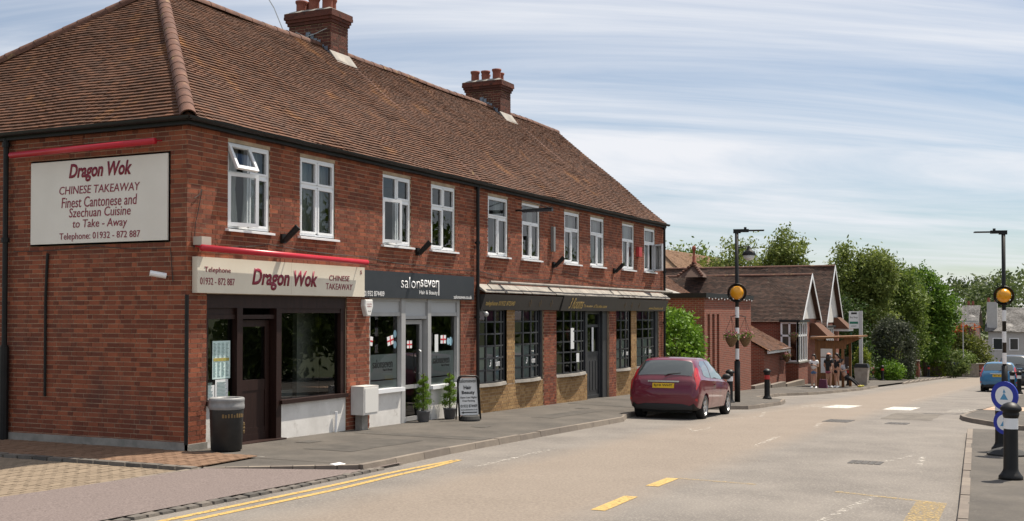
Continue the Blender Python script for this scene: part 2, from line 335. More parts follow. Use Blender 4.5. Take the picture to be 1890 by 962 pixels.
for (xa, ya), (xb, yb), k in [((-1.38, -1.53), (-.2, -3.28), 7), ((-7, -1.08), (-1.45, -1.5), 16)]:
    for i in range(k):
        a = Vector((xa, ya, 0)).lerp(Vector((xb, yb, 0)), i/k); c = Vector((xa, ya, 0)).lerp(Vector((xb, yb, 0)), (i+.96)/k); d = (c-a).normalized(); nn = Vector((-d.y, d.x, 0))*.05
        bb = MB(); bb.hexa([a-nn+Vector((0, 0, -.1)), c-nn+Vector((0, 0, -.1)), c+nn+Vector((0, 0, -.1)), a+nn+Vector((0, 0, -.1)), a-nn+Vector((0, 0, .006)), c-nn+Vector((0, 0, .006)), c+nn+Vector((0, 0, .008)), a+nn+Vector((0, 0, .008))]); bb.build('edging_stone', KERB, fo)
# markings, sheets a few mm above the road
YEL = mat('yellow_paint', (.52, .34, .10), (.42, .28, .09), rough=.7, scale=12, alpha_wear=(26, .36, .46))
YELW = mat('worn_yellow_paint', (.48, .34, .13), (.42, .3, .12), rough=.8, scale=12, alpha_wear=(30, .42, .66))
WHT = mat('white_paint', (.72, .69, .63), (.62, .6, .55), rough=.7, scale=12, alpha_wear=(18, .40, .52))
WHTW = mat('worn_white_paint', (.66, .62, .55), (.6, .56, .5), rough=.8, scale=12, alpha_wear=(12, .50, .66))
rd = bpy.data.objects['road']
def strip(name, pts, w, m, dz=.005):
    b = MB(); P = []
    for i in range(len(pts)-1):
        a, c = Vector((*pts[i], 0)), Vector((*pts[i+1], 0)); k = max(1, int((c-a).length/.8)); P += [a.lerp(c, j/k) for j in range(k)]
    P.append(Vector((*pts[-1], 0)))
    rows = []
    for i, p in enumerate(P):
        d = (P[min(i+1, len(P)-1)]-P[max(i-1, 0)]).normalized(); n = Vector((-d.y, d.x, 0))*w/2
        rows.append([(p.x+n.x, p.y+n.y, rz(p.x+n.x)+dz), (p.x-n.x, p.y-n.y, rz(p.x-n.x)+dz)])
    b.ring_loft(rows, 0, close=False); b.f = [q[::-1] for q in b.f]
    return b.build(name, m, rd)
strip('yellow_line', [(-12, -3.75), (-4.6, -3.66), (-1.8, -3.72), (1.75, -3.72)], .1, YEL); strip('yellow_line', [(-12, -4.0), (-4.5, -3.9), (-1.8, -3.97), (.6, -3.9), (1.85, -3.76)], .1, YEL)
for a, c in (((-1.78, -7.45), (-.62, -7.43)), ((.35, -7.36), (1.3, -7.34)), ((-4.6, -7.5), (-3.4, -7.5))): strip('yellow_dash', [a, c], .17, YEL)
strip('yellow_cross_line', [(1.32, -7.4), (1.2, -8.5)], .08, YELW); strip('yellow_cross_line', [(1.0, -9.55), (.6, -10.75)], .1, YELW)
strip('yellow_block', [(-1.9, -10.78), (.62, -10.72)], .34, YELW); strip('yellow_block', [(-6, -11.0), (-3.2, -10.85)], .34, YELW)
for y0, m in ((-5.6, WHT), (-7.35, WHT), (-4.9, WHTW), (-9.1, WHTW)): strip('zebra_stripe', [(21.2, y0-.42), (23.8, y0-.42)], .8, m)
for x in np.arange(20.6, 21, .5): strip('give_way_dashes', [(x, -4.4), (x, -9.6)], .16, WHTW)
for pts in ([(9.9, -4.95), (9.0, -5.3), (10.4, -5.35)], [(6.5, -7.2), (8.8, -7.1)], [(11.5, -7.3), (13.2, -7.1)], [(5., -9.6), (6.4, -9.9)], [(4.6, -10.15), (6.2, -10.05)], [(12.8, -4.8), (15, -5.3), (17, -4.9), (19.6, -5.3)], [(-1.5, -9.8), (.8, -10.05)], [(1.2, -4.4), (4.2, -4.3)], [(30, -7.2), (60, -7.4)]):
    strip('white_line', pts, .1, WHTW)
PATCH = mat('patched_asphalt', (.056, .05, .044), (.09, .08, .069), rough=.93, scale=2.5, bump=.6, bscale=120)
for x0, x1, y0, y1 in ((1.2, 3.4, -2.2, -1.3), (4.0, 4.5, -3.0, -.4), (9.5, 12.6, -2.0, -1.45), (14.6, 15.1, -2.6, -.2)):
    b = MB(); xs_ = np.linspace(x0, x1, 6); b.ring_loft([[(x, y0+rng.uniform(-.03, .03), zpave(x, y0)+.004), (x, y1+rng.uniform(-.03, .03), zpave(x, y1)+.004)] for x in xs_], 0, close=False); b.build('asphalt_patch', PATCH, pave)
for x0, x1, y0, y1 in ((16.0, 19.5, -9.2, -8.0),):
    b = MB(); xs_ = np.linspace(x0, x1, 8); b.ring_loft([[(x, y0+rng.uniform(-.04, .04), rz(x)+.003), (x, y1+rng.uniform(-.04, .04), rz(x)+.003)] for x in xs_], 0, close=False); b.build('asphalt_patch', mat('road_patch', (.105, .092, .078), (.165, .145, .122), rough=.92, scale=3, bump=.6, bscale=120), rd)
for x, y in ((2.2, -.7), (6.6, -1.7), (13.2, -1.2), (16.4, -2.2)):
    b = MB(); b.ring_loft([[(x+a, y+c, zpave(x+a, y+c)+.006) for a, c in ((-.2, -.14), (.2, -.14), (.2, .14), (-.2, .14))], [(x+a, y+c, zpave(x+a, y+c)+.009) for a, c in ((-.19, -.13), (.19, -.13), (.19, .13), (-.19, .13))]]); b.build('utility_cover', mat('cover_iron', (.07, .063, .055), (.12, .11, .1), rough=.6, scale=25, metal=.4), pave)
TAC = mat('tactile_paving', (.40, .27, .19), (.5, .35, .25), rough=.9, scale=6)
b = MB(); b.face([(x, y, gz(x)+.006) for x, y in ((20.9, -4.1), (23.0, -4.1), (23.6, -2.9), (20.9, -2.9))]); b.build('tactile_paving', TAC, pave)
b = MB(); b.face([(x, y, gz(x)+.006) for x, y in ((20.9, -13), (24, -13), (24, -10.25), (20.9, -10.1))]); b.build('tactile_paving', TAC, pr2)
IRON = mat('cast_iron', (.05, .045, .04), (.11, .1, .09), rough=.6, scale=20, metal=.5)
for x, y, w, h in ((13.8, -7.6, 1.2, .7), (13.9, -8.9, .75, .6), (4.5, -9.6, .5, .5)):
    b = MB()
    for i in range(int(w/.1)):
        for j in range(int(h/.1)): b.box(x+i*.1, x+i*.1+.085, y+j*.1, y+j*.1+.085, rz(x+i*.1)-.01, rz(x+i*.1)+.006)
    b.build('manhole_cover', IRON, rd)
litter = MB(); litter.hexa([(-.42, -3.02, .004), (-.22, -3.07, .004), (-.2, -2.95, .004), (-.38, -2.9, .004), (-.41, -3.01, .016), (-.23, -3.06, .01), (-.21, -2.96, .022), (-.38, -2.91, .014)])
tag(litter.build('paper_litter', LETW), 'crumpled white paper lying at the pavement edge by the yellow lines', 'litter')
# ------------------------------------------------------------------ the terrace of shops
T = thing('terrace_building', 'long two-storey red brick terrace of shops with brown tiled roof and two chimneys', 'building', (0, 0, 0))
BXL = 23.4; BD = 8.75; ZE = 5.15
def pick(items, key, n): return sorted(items, key=key)[:n]
_std = {}
def brick_mesh(kind, ln, m):
    k = (kind, m.name)
    if k not in _std:
        b = MB(); b.hexa([(0, -.006, 0), (ln, -.006, 0), (ln, .01, 0), (0, .01, 0), (0, -.006, .065), (ln, -.006, .065), (ln, .01, .065), (0, .01, .065)], 0, skip=(4,))
        me = bpy.data.meshes.new('brick'); me.from_pydata(b.v, [], b.f); me.materials.append(m); me.update(); _std[k] = me
    return _std[k]
def bricks(parent, m, U, z0, z1, holes, fr, cand=None, jit=.0022, flat=False):
    """lay Flemish bond bricks on a wall; fr(u,w,n)->world (n outward). Mortar bed stands 8 mm back."""
    b = MB(); row = 0; z = z0; singles = []
    while z < z1-.02:
        zt = min(z+.065, z1); u = U[0]-(.085 if row % 2 else .24); k = row
        while u < U[1]:
            ln = .215 if k % 2 == 0 else .1025
            ua, ub = max(u, U[0]), min(u+ln, U[1]); segs = [(ua, ub)] if ub-ua > .015 else []
            for h in holes:
                if zt > h[2]+.01 and z < h[3]-.01:
                    ns = []
                    for s in segs:
                        if s[1] <= h[0] or s[0] >= h[1]: ns.append(s)
                        else:
                            if s[0] < h[0]-.015: ns.append((s[0], h[0]))
                            if s[1] > h[1]+.015: ns.append((h[1], s[1]))
                    segs = ns
            for s in segs:
                d = rng.uniform(-jit, jit); full = abs((s[1]-s[0])-ln) < 1e-6 and zt-z > .064
                if full and cand is not None: singles.append((s[0], z, d, ln))
                else:
                    e = rng.uniform(-jit, jit, 4)
                    q = [fr(s[0], z, .006+d+e[0]), fr(s[1], z, .006+d+e[1]), fr(s[1], z, -.01), fr(s[0], z, -.01), fr(s[0], zt, .006+d+e[2]), fr(s[1], zt, .006+d+e[3]), fr(s[1], zt, -.01), fr(s[0], zt, -.01)]
                    b.hexa(q, 0, skip=(4,))
            u += ln+.01; k += 1
        z += .075; row += 1
    if cand is not None:
        key = lambda s: (Vector(fr(s[0], s[1], 0))-CAM).length-(1.5 if s[3] > .2 else 0)
        vis = [s for s in singles if fr(s[0], s[1], 0)[2] > .15]
        best = set(map(tuple, pick(vis, key, cand)))
        for s in singles:
            if tuple(s) in best:
                o = bpy.data.objects.new('brick', brick_mesh('s' if s[3] > .2 else 'h', s[3], m)); col.objects.link(o)
                p0 = Vector(fr(s[0], s[1], s[2])); p1 = Vector(fr(s[0]+1, s[1], s[2])); d = p1-p0; out = Vector(fr(0, 0, 1))-Vector(fr(0, 0, 0))
                o.matrix_world = Matrix(((d.x, -out.x, 0, p0.x), (d.y, -out.y, 0, p0.y), (0, 0, 1, p0.z), (0, 0, 0, 1)))
                if d.cross(-out).z < 0:   # keep a proper rotation: start from the other end
                    p0 = Vector(fr(s[0]+s[3], s[1], s[2])); d = -d
                    o.matrix_world = Matrix(((d.x, -out.x, 0, p0.x), (d.y, -out.y, 0, p0.y), (0, 0, 1, p0.z), (0, 0, 0, 1)))
                l_, q_, s_ = o.matrix_world.decompose(); o.location = l_; o.rotation_euler = q_.to_euler(); adopt(o, parent)
            else:
                d = s[2]; e = rng.uniform(-jit, jit, 4); u0, u1, za, zb = s[0], s[0]+s[3], s[1], s[1]+.065
                b.hexa([fr(u0, za, .006+d+e[0]), fr(u1, za, .006+d+e[1]), fr(u1, za, -.01), fr(u0, za, -.01), fr(u0, zb, .006+d+e[2]), fr(u1, zb, .006+d+e[3]), fr(u1, zb, -.01), fr(u0, zb, -.01)], 0, skip=(4,))
    return tag(b.build('brick_courses', m, parent), kind='stuff')
def wall_sheet(b, U, z0, z1, holes, fr, n, depth=.11, m=0):
    us = sorted(set([U[0], U[1]]+[min(max(h[k], U[0]), U[1]) for h in holes for k in (0, 1)])); zs = sorted(set([z0, z1]+[min(max(h[k], z0), z1) for h in holes for k in (2, 3)]))
    for i in range(len(us)-1):
        for j in range(len(zs)-1):
            uc, zc = (us[i]+us[i+1])/2, (zs[j]+zs[j+1])/2
            if not any(h[0] < uc < h[1] and h[2] < zc < h[3] for h in holes): b.face([fr(us[i], zs[j], n), fr(us[i+1], zs[j], n), fr(us[i+1], zs[j+1], n), fr(us[i], zs[j+1], n)], m)
    for h in holes:
        a0, a1, c0, c1 = h
        for (p, q) in (((a0, c0), (a0, c1)), ((a0, c1), (a1, c1)), ((a1, c1), (a1, c0)), ((a1, c0), (a0, c0))):
            b.face([fr(p[0], p[1], n), fr(q[0], q[1], n), fr(q[0], q[1], -depth), fr(p[0], p[1], -depth)], m)
FF = lambda u, w, n: (u, -n, w)
FS = lambda u, w, n: (-n, u, w)
WX = [.94, 2.88, 5.62, 7.55, 10.24, 12.13, 14.83, 16.73, 19.37, 21.42]; WW = 1.09; WZ0, WZ1 = 3.47, 4.89
wholes = [(x, x+WW, WZ0, WZ1) for x in WX]
sholes = [(.45, 4.37, -.9, 2.42), (5.16, 8.9, -.9, 2.42), (9.68, 13.45, -.9, 2.5), (14.29, 18.23, -.9, 2.5), (18.83, 22.9, -.9, 2.5)]
wb = MB(); wall_sheet(wb, (0, BXL), -1., ZE, wholes+sholes, FF, 0)
wall_sheet(wb, (0, BD), -1., ZE, [], FS, 0)
wb.face([(BXL, 0, -1), (BXL, BD, -1), (BXL, BD, ZE), (BXL, BD/2-.4, 8.5), (BXL, 0, ZE)]); wb.face([(0, BD, -1), (0, BD, ZE), (BXL, BD, ZE), (BXL, BD, -1)])
wall = wb.build('wall', MORTAR, T)
bricks(wall, BRICK, (-.012, BXL), -.6, ZE-.02, wholes+sholes, FF, 150)
bricks(wall, BRICK, (.011, 4.6), 0.0, ZE-.02, [], FS, 150)
b = MB(); wall_sheet(b, (4.6, BD), -.5, ZE, [], lambda u, w, n: (-n, u, w), .01); b.build('rear_brick_face', BRICKT, T)
b = MB(); b.box(-.045, -.013, -.045, 8, -.3, .13); b.box(-.045, .44, -.045, -.013, -.3, .10); b.build('plinth', CONC, T)
# interiors
b = MB(); b.box(.12, BXL-.12, .12, BD-.12, 2.9, 3.1, 0); b.face([(.15, 4, -.6), (BXL-.15, 4, -.6), (BXL-.15, 4, 5), (.15, 4, 5)], 0)
for x in (4.8, 9.55, 14.0, 18.5): b.box(x-.05, x+.05, .12, 4.0, -.6, 5.1, 0)
b.build('interior_wall', INTER, T)
b = MB(); b.face([(.1, .12, -.02), (9.5, .12, -.15), (9.5, 4, -.15), (.1, 4, -.02)]); b.face([(9.5, .12, -.2), (BXL-.1, .12, -.35), (BXL-.1, 4, -.35), (9.5, 4, -.2)]); b.build('interior_floor', INTERF, T)
b = MB(); b.face([(-.05, -.05, ZE-.03), (BXL, -.05, ZE-.03), (BXL, BD, ZE-.03), (-.05, BD, ZE-.03)]); b.build('ceiling', INTER, T)
# ---- roof
tf = math.tan(R_(40)); te = math.tan(R_(41.9)); RYr = 3.96; RZr = ZE+(RYr+.1)*tf; HX = (RZr-ZE)/te-.1
apex = Vector((HX, RYr, RZr)); YB = 8.95
rb = MB(); zo = -.06
rb.face([(-.1, -.1, ZE+zo), (BXL+.06, -.1, ZE+zo), (BXL+.06, RYr, RZr+zo), (HX, RYr, RZr+zo)]); rb.face([(-.1, -.1, ZE+zo), (HX, RYr, RZr+zo), (-.1, YB, ZE+zo)]); rb.face([(-.1, YB, ZE+zo), (HX, RYr, RZr+zo), (BXL+.06, RYr, RZr+zo), (BXL+.06, YB, ZE+zo)])
roof = rb.build('roof', TILE, T)
def tiles(parent, O, du, dv, nrm, urange, vlen, cand, und=.012):
    """courses of plain tiles: O corner, du along eaves, dv up slope; urange(v)->(u0,u1)"""
    b = MB(); r = 0; v = -.09; lst = []
    while v < vlen:
        u0, u1 = urange(max(v, 0)); u = u0-(.0825 if r % 2 else 0)-rng.uniform(0, .01)
        while u < u1:
            ua, ub = max(u, u0), min(u+.163, u1)
            if ub-ua > .03:
                w = und*(math.sin(u*1.3+v*.7)+math.sin(u*.55-v*1.9)+.6*math.sin(u*3.1+v*2.3)); j = rng.uniform(0, .004); lst.append((ua, ub, v, w+j, rng.uniform(-.004, .004)))
            u += .166
        v += .1; r += 1
    P = lambda u, v, n: O+du*u+dv*v+nrm*n
    full = [t for t in lst if t[1]-t[0] > .16]; best = set(pick(full, lambda t: (P(t[0], t[2], 0)-CAM).length, cand)); me = None
    def pts(t, Pf):
        ua, ub, v, w, k = t
        return [Pf(ua, v, w+.006), Pf(ub, v, w+.006), Pf(ub, v+.14, w-.012), Pf(ua, v+.14, w-.012), Pf(ua, v, w+.036+k), Pf(ub, v, w+.036-k), Pf(ub, v+.14, w+.004), Pf(ua, v+.14, w+.004)]
    for t in lst:
        if t in best:
            if me is None:
                q = MB(); q.hexa(pts((0, .163, 0, 0, 0), lambda u, v, n: Vector((u, v, n)))); me = bpy.data.meshes.new('roof_tile'); me.from_pydata(q.v, [], q.f); me.materials.append(TILE); me.update()
            o = bpy.data.objects.new('roof_tile', me); col.objects.link(o); p = P(t[0], t[2], t[3])
            M = Matrix(((du.x, dv.x, nrm.x, p.x), (du.y, dv.y, nrm.y, p.y), (du.z, dv.z, nrm.z, p.z), (0, 0, 0, 1))); l_, q_, s_ = M.decompose(); o.location = l_; o.rotation_euler = q_.to_euler(); adopt(o, parent)
        else: b.hexa(pts(t, P), 0, skip=(0, 4))
    return tag(b.build('tile_courses', TILE, parent), kind='stuff')
c40, s40 = math.cos(R_(40)), math.sin(R_(40)); VL = (RYr+.1)/c40
def ur(v):
    y = v*c40; return (y*tf/te, BXL+.16)
tiles(roof, Vector((-.1, -.1, ZE)), Vector((1, 0, 0)), Vector((0, c40, s40)), Vector((0, -s40, c40)), ur, VL-.02, 150, .013)
ce, se = math.cos(R_(41.9)), math.sin(R_(41.9)); VE = (HX+.1)/ce
def ue(v):   # u runs from the back to the front corner (0 .. YB+.1)
    t = v/VE; return ((YB-RYr)*t, (YB+.1)-(RYr+.1)*t)
tiles(roof, Vector((-.1, YB, ZE)), Vector((0, -1, 0)), Vector((ce, 0, se)), Vector((-se, 0, ce)), ue, VE-.02, 150, .013)
def half_tile(parent, a, d, up, r, ln, name, m):
    side = d.cross(up).normalized(); b = MB(); rings = []
    for t, rr in ((0, r*1.03), (.08, r), (ln, r*.96)):
        rings.append([a+d*t+side*rr*math.cos(q)+up*rr*math.sin(q) for q in [math.pi*k/10 for k in range(11)]])
    inner = [[a+d*t+side*rr*.8*math.cos(q)+up*rr*.8*math.sin(q) for q in [math.pi*k/10 for k in range(11)]] for t, rr in ((0, r*1.08), (ln, r*.94))]
    b.ring_loft(rings, 0, close=False); b.ring_loft(inner[::-1], 0, close=False)
    for k in range(10): b.face([rings[0][k], rings[0][k+1], inner[0][k+1], inner[0][k]])
    return b.build(name, m, parent, True)
hd = (apex-Vector((-.1, -.1, ZE))); hl = hd.length; hd.normalize()
for i in range(int(hl/.3)+1): half_tile(roof, Vector((-.1, -.1, ZE-.03))+hd*(i*.3+.02), hd, Vector((-.48, -.48, .73)).normalized(), .125, .33, 'hip_tile', HIPT)
hb = (apex-Vector((-.1, YB, ZE))); hbl = hb.length; hb.normalize()
for i in range(int(hbl/.3)+1): half_tile(roof, Vector((-.1, YB, ZE))+hb*(i*.3+.02), hb, Vector((-.5, .35, .8)).normalized(), .13, .33, 'hip_tile', HIPT)
for i in range(int((BXL-HX)/.45)+1): half_tile(roof, apex+Vector((i*.45, 0, -.03+.012*math.sin(i*.7))), Vector((1, 0, 0)), Vector((0, 0, 1)), .125, .47, 'ridge_tile', HIPT)
for x in (9.72, 19.25):   # mortar fillets where the roof of one house meets the next
    b = MB(); p0 = Vector((x, -.08, ZE+.03)); dv = Vector((0, c40, s40)); n = Vector((0, -s40, c40))
    rows = [[p0+dv*v+Vector((-.05, 0, 0))+n*.0, p0+dv*v+n*(.035+.008*math.sin(v*5)), p0+dv*v+Vector((.05, 0, 0))] for v in np.linspace(0, VL-.1, 24)]
    b.ring_loft(rows, 0, close=False); b.build('roof_fillet', HIPT, roof)
b = MB(); b.box(-.12, BXL, -.12, -.012, ZE-.14, ZE-.03); b.box(-.12, -.012, -.012, YB, ZE-.14, ZE-.03); b.build('fascia_board', BLACK, T)
def gutter(p0, p1, out, r=.06):
    b = MB(); rows = []
    for p in (Vector(p0), Vector(p1)):
        rows.append([p+out*(r*math.cos(q)+r)+Vector((0, 0, -r*math.sin(q))) for q in [math.pi*k/8 for k in range(9)]])
    b.ring_loft(rows, 0, close=False); rows2 = [[p+Vector((0, 0, .004))-(p-c)*.06 for p in r_] for r_, c in zip(rows, (Vector(p0), Vector(p1)))]; b.ring_loft(rows2[::-1], 0, close=False)
    return b.build('gutter', BLACK, T)
gutter((-.22, -.122, ZE-.03), (BXL+.05, -.122, ZE-.03), Vector((0, -1, 0))); gutter((-.122, YB, ZE-.03), (-.122, -.22, ZE-.03), Vector((-1, 0, 0)))
def pipe(x, y, z0, z1, name='downpipe', r=.04):
    b = MB(); b.cyl((x, y, z0), (x, y, z1), r, n=10)
    for z in np.arange(z0+.5, z1, 1.7): b.cyl((x, y, z), (x, y, z+.07), r*1.35, n=10); b.box(x-.07, x+.07, y, y+.05, z+.01, z+.05)
    b.cyl((x, y, z1-.02), (x, y, z1+.08), r*1.3, n=10); return b.build(name, BLACK, T)
pipe(9.6, -.075, -.2, 4.98); pipe(23.3, -.075, -.42, 4.98)
b = MB(); b.cyl((-.09, 3.83, -.1), (-.09, 3.83, 5.06), .045, n=10); b.cyl((-.09, 3.83, 0), (-.09, 3.83, 1.55), .075, n=10)
for z in (1.5, 3.3, 4.9): b.cyl((-.09, 3.83, z), (-.09, 3.83, z+.08), .065, n=10)
b.build('downpipe', BLACK, T)
b = MB(); b.tube([(-.03, 2.92, 3.1), (-.035, 2.95, 2.4), (-.035, 2.95, .75)], .022, 8); b.build('side_conduit', BLACK, T)
b = MB(); b.tube([(-.03, -.03, 2.4), (-.03, -.03, .1)], .03, 8); b.build('corner_conduit', BLACK, T)
WIRE = mat('cable', (.03, .025, .022), rough=.6)
def cable(pts, r=.007, parent=T, name='cable'):
    b = MB(); P = [Vector(p) for p in pts]; Q = []
    for i in range(len(P)-1):
        for k in range(6): t = k/6; Q.append(P[i].lerp(P[i+1], t)+Vector((0, 0, -.03*math.sin(math.pi*t))))
    Q.append(P[-1]); b.tube(Q, r, 5); return b.build(name, WIRE, parent)
cable([(.1, -.03, 3.15), (2., -.03, 3.28), (4.9, -.03, 3.2), (7.2, -.03, 3.12), (9.5, -.03, 3.1)]); cable([(9.75, -.03, 3.1), (11.5, -.03, 2.98), (13.9, -.03, 3.02), (14., -.03, 3.3), (18.7, -.03, 3.0), (23.2, -.03, 3.0)])
cable([(-.03, 3.7, 3.15), (-.03, 1.9, 3.2), (-.03, .3, 3.12), (-.03, .25, 2.6)]); cable([(.12, -.03, 3.9), (.3, -.03, 4.05), (.15, -.03, 3.5), (.12, -.03, 3.1)])
b = MB()
for i in range(6): b.box(-.02, -.012, 2.17, 2.39, 4.86+i*.036, 4.88+i*.036)
b.build('air_vent', mat('terracotta_vent', (.3, .1, .05), rough=.9), T)
# ---- chimneys
def chimney(x0, x1, pots):
    y0, y1 = 3.62, 4.85; zt = 9.42; ch = MB(); ch.box(x0+.01, x1-.01, y0+.01, y1-.01, 7.6, zt-.02); cho = ch.build('chimney', MORTAR, T)
    bricks(cho, SOOT, (x0, x1), 7.9, zt-.3, [], lambda u, w, n: (u, y0-n+.01, w)); bricks(cho, SOOT, (y0, y1), 7.9, zt-.3, [], lambda u, w, n: (x0-n+.01, u, w)); bricks(cho, SOOT, (y0, y1), 7.9, zt-.3, [], lambda u, w, n: (x1+n-.01, u, w))
    for k in range(4):
        e = .03*(k+1) if k < 3 else .085; z = zt-.3+k*.075
        bricks(cho, SOOT, (x0-e, x1+e), z, z+.066, [], lambda u, w, n: (u, y0-e-n+.01, w)); bricks(cho, SOOT, (y0-e, y1+e), z, z+.066, [], lambda u, w, n: (x0-e-n+.01, u, w)); bricks(cho, SOOT, (y0-e, y1+e), z, z+.066, [], lambda u, w, n: (x1+e+n-.01, u, w))
        q = MB(); q.box(x0-e+.004, x1+e-.004, y0-e+.004, y1+e-.004, z-.004, z+.07); q.build('corbel_course', SOOT, cho)
    q = MB(); q.hexa([(x0-.08, y0-.08, zt), (x1+.08, y0-.08, zt), (x1+.08, y1+.08, zt), (x0-.08, y1+.08, zt), (x0+.1, y0+.1, zt+.09), (x1-.1, y0+.1, zt+.09), (x1-.1, y1-.1, zt+.09), (x0+.1, y1-.1, zt+.09)]); q.build('flaunching', CONC, cho)
    for px, py, h in pots:
        q = MB(); q.lathe([(.13, 0), (.125, h*.7), (.135, h*.8), (.15, h*.86), (.15, h), (.115, h), (.11, h*.6)], (px, py, zt+.03), 16, cap=False); q.build('chimney_pot', mat('terracotta', (.20, .06, .04), (.28, .09, .06), rough=.85, scale=6), cho, True)
    q = MB()    # stepped lead up the near side and an apron at the front
    for k in range(7):
        y = y0+.03+k*.1; z = ZE+(y+.1)*tf; q.box(x0-.03, x0-.012, y-.05, y+.075, z-.05, z+.12+.035*(k % 2))
    q.build('stepped_flashing', LEADB, cho)
    q = MB(); z = ZE+(y0+.1)*tf; q.hexa([(x0-.06, y0-.24, z-.15), (x1+.06, y0-.24, z-.15), (x1+.06, y0-.005, z+.05), (x0-.06, y0-.005, z+.05), (x0-.06, y0-.23, z-.13), (x1+.06, y0-.23, z-.13), (x1+.06, y0-.005, z+.16), (x0-.06, y0-.005, z+.16)]); q.build('front_flashing', LEAD, cho)
    return cho
c1 = chimney(9.06, 9.80, [(9.25, 3.85, .34), (9.55, 3.95, .36), (9.27, 4.25, .36), (9.55, 4.55, .34), (9.3, 4.65, .33)])
c2 = chimney(18.28, 19.02, [(18.48, 3.85, .36), (18.8, 3.9, .30), (18.5, 4.25, .34), (18.5, 4.62, .36), (18.82, 4.4, .3)])
q = MB(); q.tube([(8.99, 4.95, 9.0), (8.93, 5.2, 9.6), (8.7, 5.9, 10.8)], .012, 5); q.tube([(8.99, 4.6, 8.95), (9.0, 4.3, 8.8), (9.0, 4.0, 8.86), (9.0, 3.7, 8.95)], .012, 5); q.build('aerial_wire', GALV, c1)
# ---- first-floor windows
def rectframe(b, u0, u1, z0, z1, w, y0, y1, fr=FF, m=0):
    for a0, a1, c0, c1 in ((u0, u1, z0, z0+w), (u0, u1, z1-w, z1), (u0, u0+w, z0+w, z1-w), (u1-w, u1, z0+w, z1-w)):
        p = [fr(a0, c0, -y0), fr(a1, c0, -y0), fr(a1, c0, -y1), fr(a0, c0, -y1), fr(a0, c1, -y0), fr(a1, c1, -y0), fr(a1, c1, -y1), fr(a0, c1, -y1)]; b.hexa(p, m)
def pane(parent, u0, u1, z0, z1, y, m=GLASS, name='pane'):
    b = MB(); b.face([(u0, y, z0), (u1, y, z0), (u1, y, z1), (u0, y, z1)]); return b.build(name, m, parent)
def hinged(parent, u0, u1, z0, z1, axis, ang):
    """open sash: frame and pane turned about one edge"""
    b = MB(); rectframe(b, u0, u1, z0, z1, .06, 0, .05); g = MB(); g.face([(u0+.06, .025, z0+.06), (u1-.06, .025, z0+.06), (u1-.06, .025, z1-.06), (u0+.06, .025, z1-.06)])
    piv = Vector(((u1 if axis == 'R' else u0), .0, z1 if axis == 'T' else z0)); M = Matrix.Translation(piv) @ (Matrix.Rotation(ang, 4, 'X') if axis == 'T' else Matrix.Rotation(ang, 4, 'Z')) @ Matrix.Translation(-piv)
    for q, n, m in ((b, 'sash', WHITE), (g, 'pane', GLASS)):
        q.v = [tuple(M @ Vector(p)) for p in q.v]; q.build(n, m, parent)
for i, x in enumerate(WX):
    x1 = x+WW; zt = WZ0+.93; b = MB(); rectframe(b, x+.004, x1-.004, WZ0+.03, WZ1-.004, .055, .02, .09); xm = (x+x1)/2
    b.box(x+.05, x1-.05, .02, .09, zt-.03, zt+.03); b.box(xm-.03, xm+.03, .02, .09, WZ0+.06, zt-.02)
    if i < 4: b.box(xm-.03, xm+.03, .02, .09, zt+.02, WZ1-.05)
    wo_ = b.build('window', WHITE, T)
    cells = [(x+.05, xm-.03, WZ0+.08, zt-.03), (xm+.03, x1-.05, WZ0+.08, zt-.03)]+([(x+.05, xm-.03, zt+.03, WZ1-.055), (xm+.03, x1-.05, zt+.03, WZ1-.055)] if i < 4 else [(x+.05, x1-.05, zt+.03, WZ1-.055)])
    opened = {0: (0, 2), 2: (0,), 9: (1,)}.get(i, ())
    for k, c in enumerate(cells):
        if k in opened:
            if k == 2: hinged(wo_, c[0]-.04, c[1]+.04, c[2]-.02, c[3]+.04, 'T', R_(-26))
            elif i == 9: hinged(wo_, c[0]-.04, c[1]+.05, c[2]-.03, c[3]+.03, 'R', R_(48))
            else: hinged(wo_, c[0]-.04, c[1]+(.1 if i == 0 else .02), c[2]-.02, c[3]+.03, 'L', R_(-16))
        else:
            pane(wo_, *c, .05)
            s = MB(); rectframe(s, c[0]-.006, c[1]+.006, c[2]-.006, c[3]+.006, .035, .008, .05)
            if (i+k) % 3 != 1 or i < 2: s.build('sash', WHITE, wo_)
    s = MB(); s.hexa([(x-.06, -.08, WZ0-.035), (x1+.06, -.08, WZ0-.035), (x1+.06, .1, WZ0-.02), (x-.06, .1, WZ0-.02), (x-.06, -.08, WZ0), (x1+.06, -.08, WZ0), (x1+.06, .1, WZ0+.028), (x-.06, .1, WZ0+.028)]); s.build('sill', WHITE, wo_)
    if i in (0, 1, 4, 5, 6, 7, 8, 9):
        for side in (0, 1):
            s = MB(); ua, ub = (x+.02, x+.34) if side == 0 else (x1-.36, x1-.02)
            if i < 2: ua, ub = (x+.03, xm-.02) if side == 0 else (xm+.02, x1-.03)
            rows = [[(u, .2+.025*math.sin(u*62), WZ0), (u+(.1*(1 if side else -1) if i == 0 else 0), .2+.025*math.sin(u*62+.7), WZ0+.7), (u, .2+.025*math.sin(u*62), WZ1)] for u in np.linspace(ua, ub, 26)]
            s.ring_loft(rows, 0, close=False); s.build('curtain', CURT, wo_, True)
def boxes(name, m, parent, *bs):
    for q in bs:
        b = MB(); b.box(*q); b.build(name, m, parent)
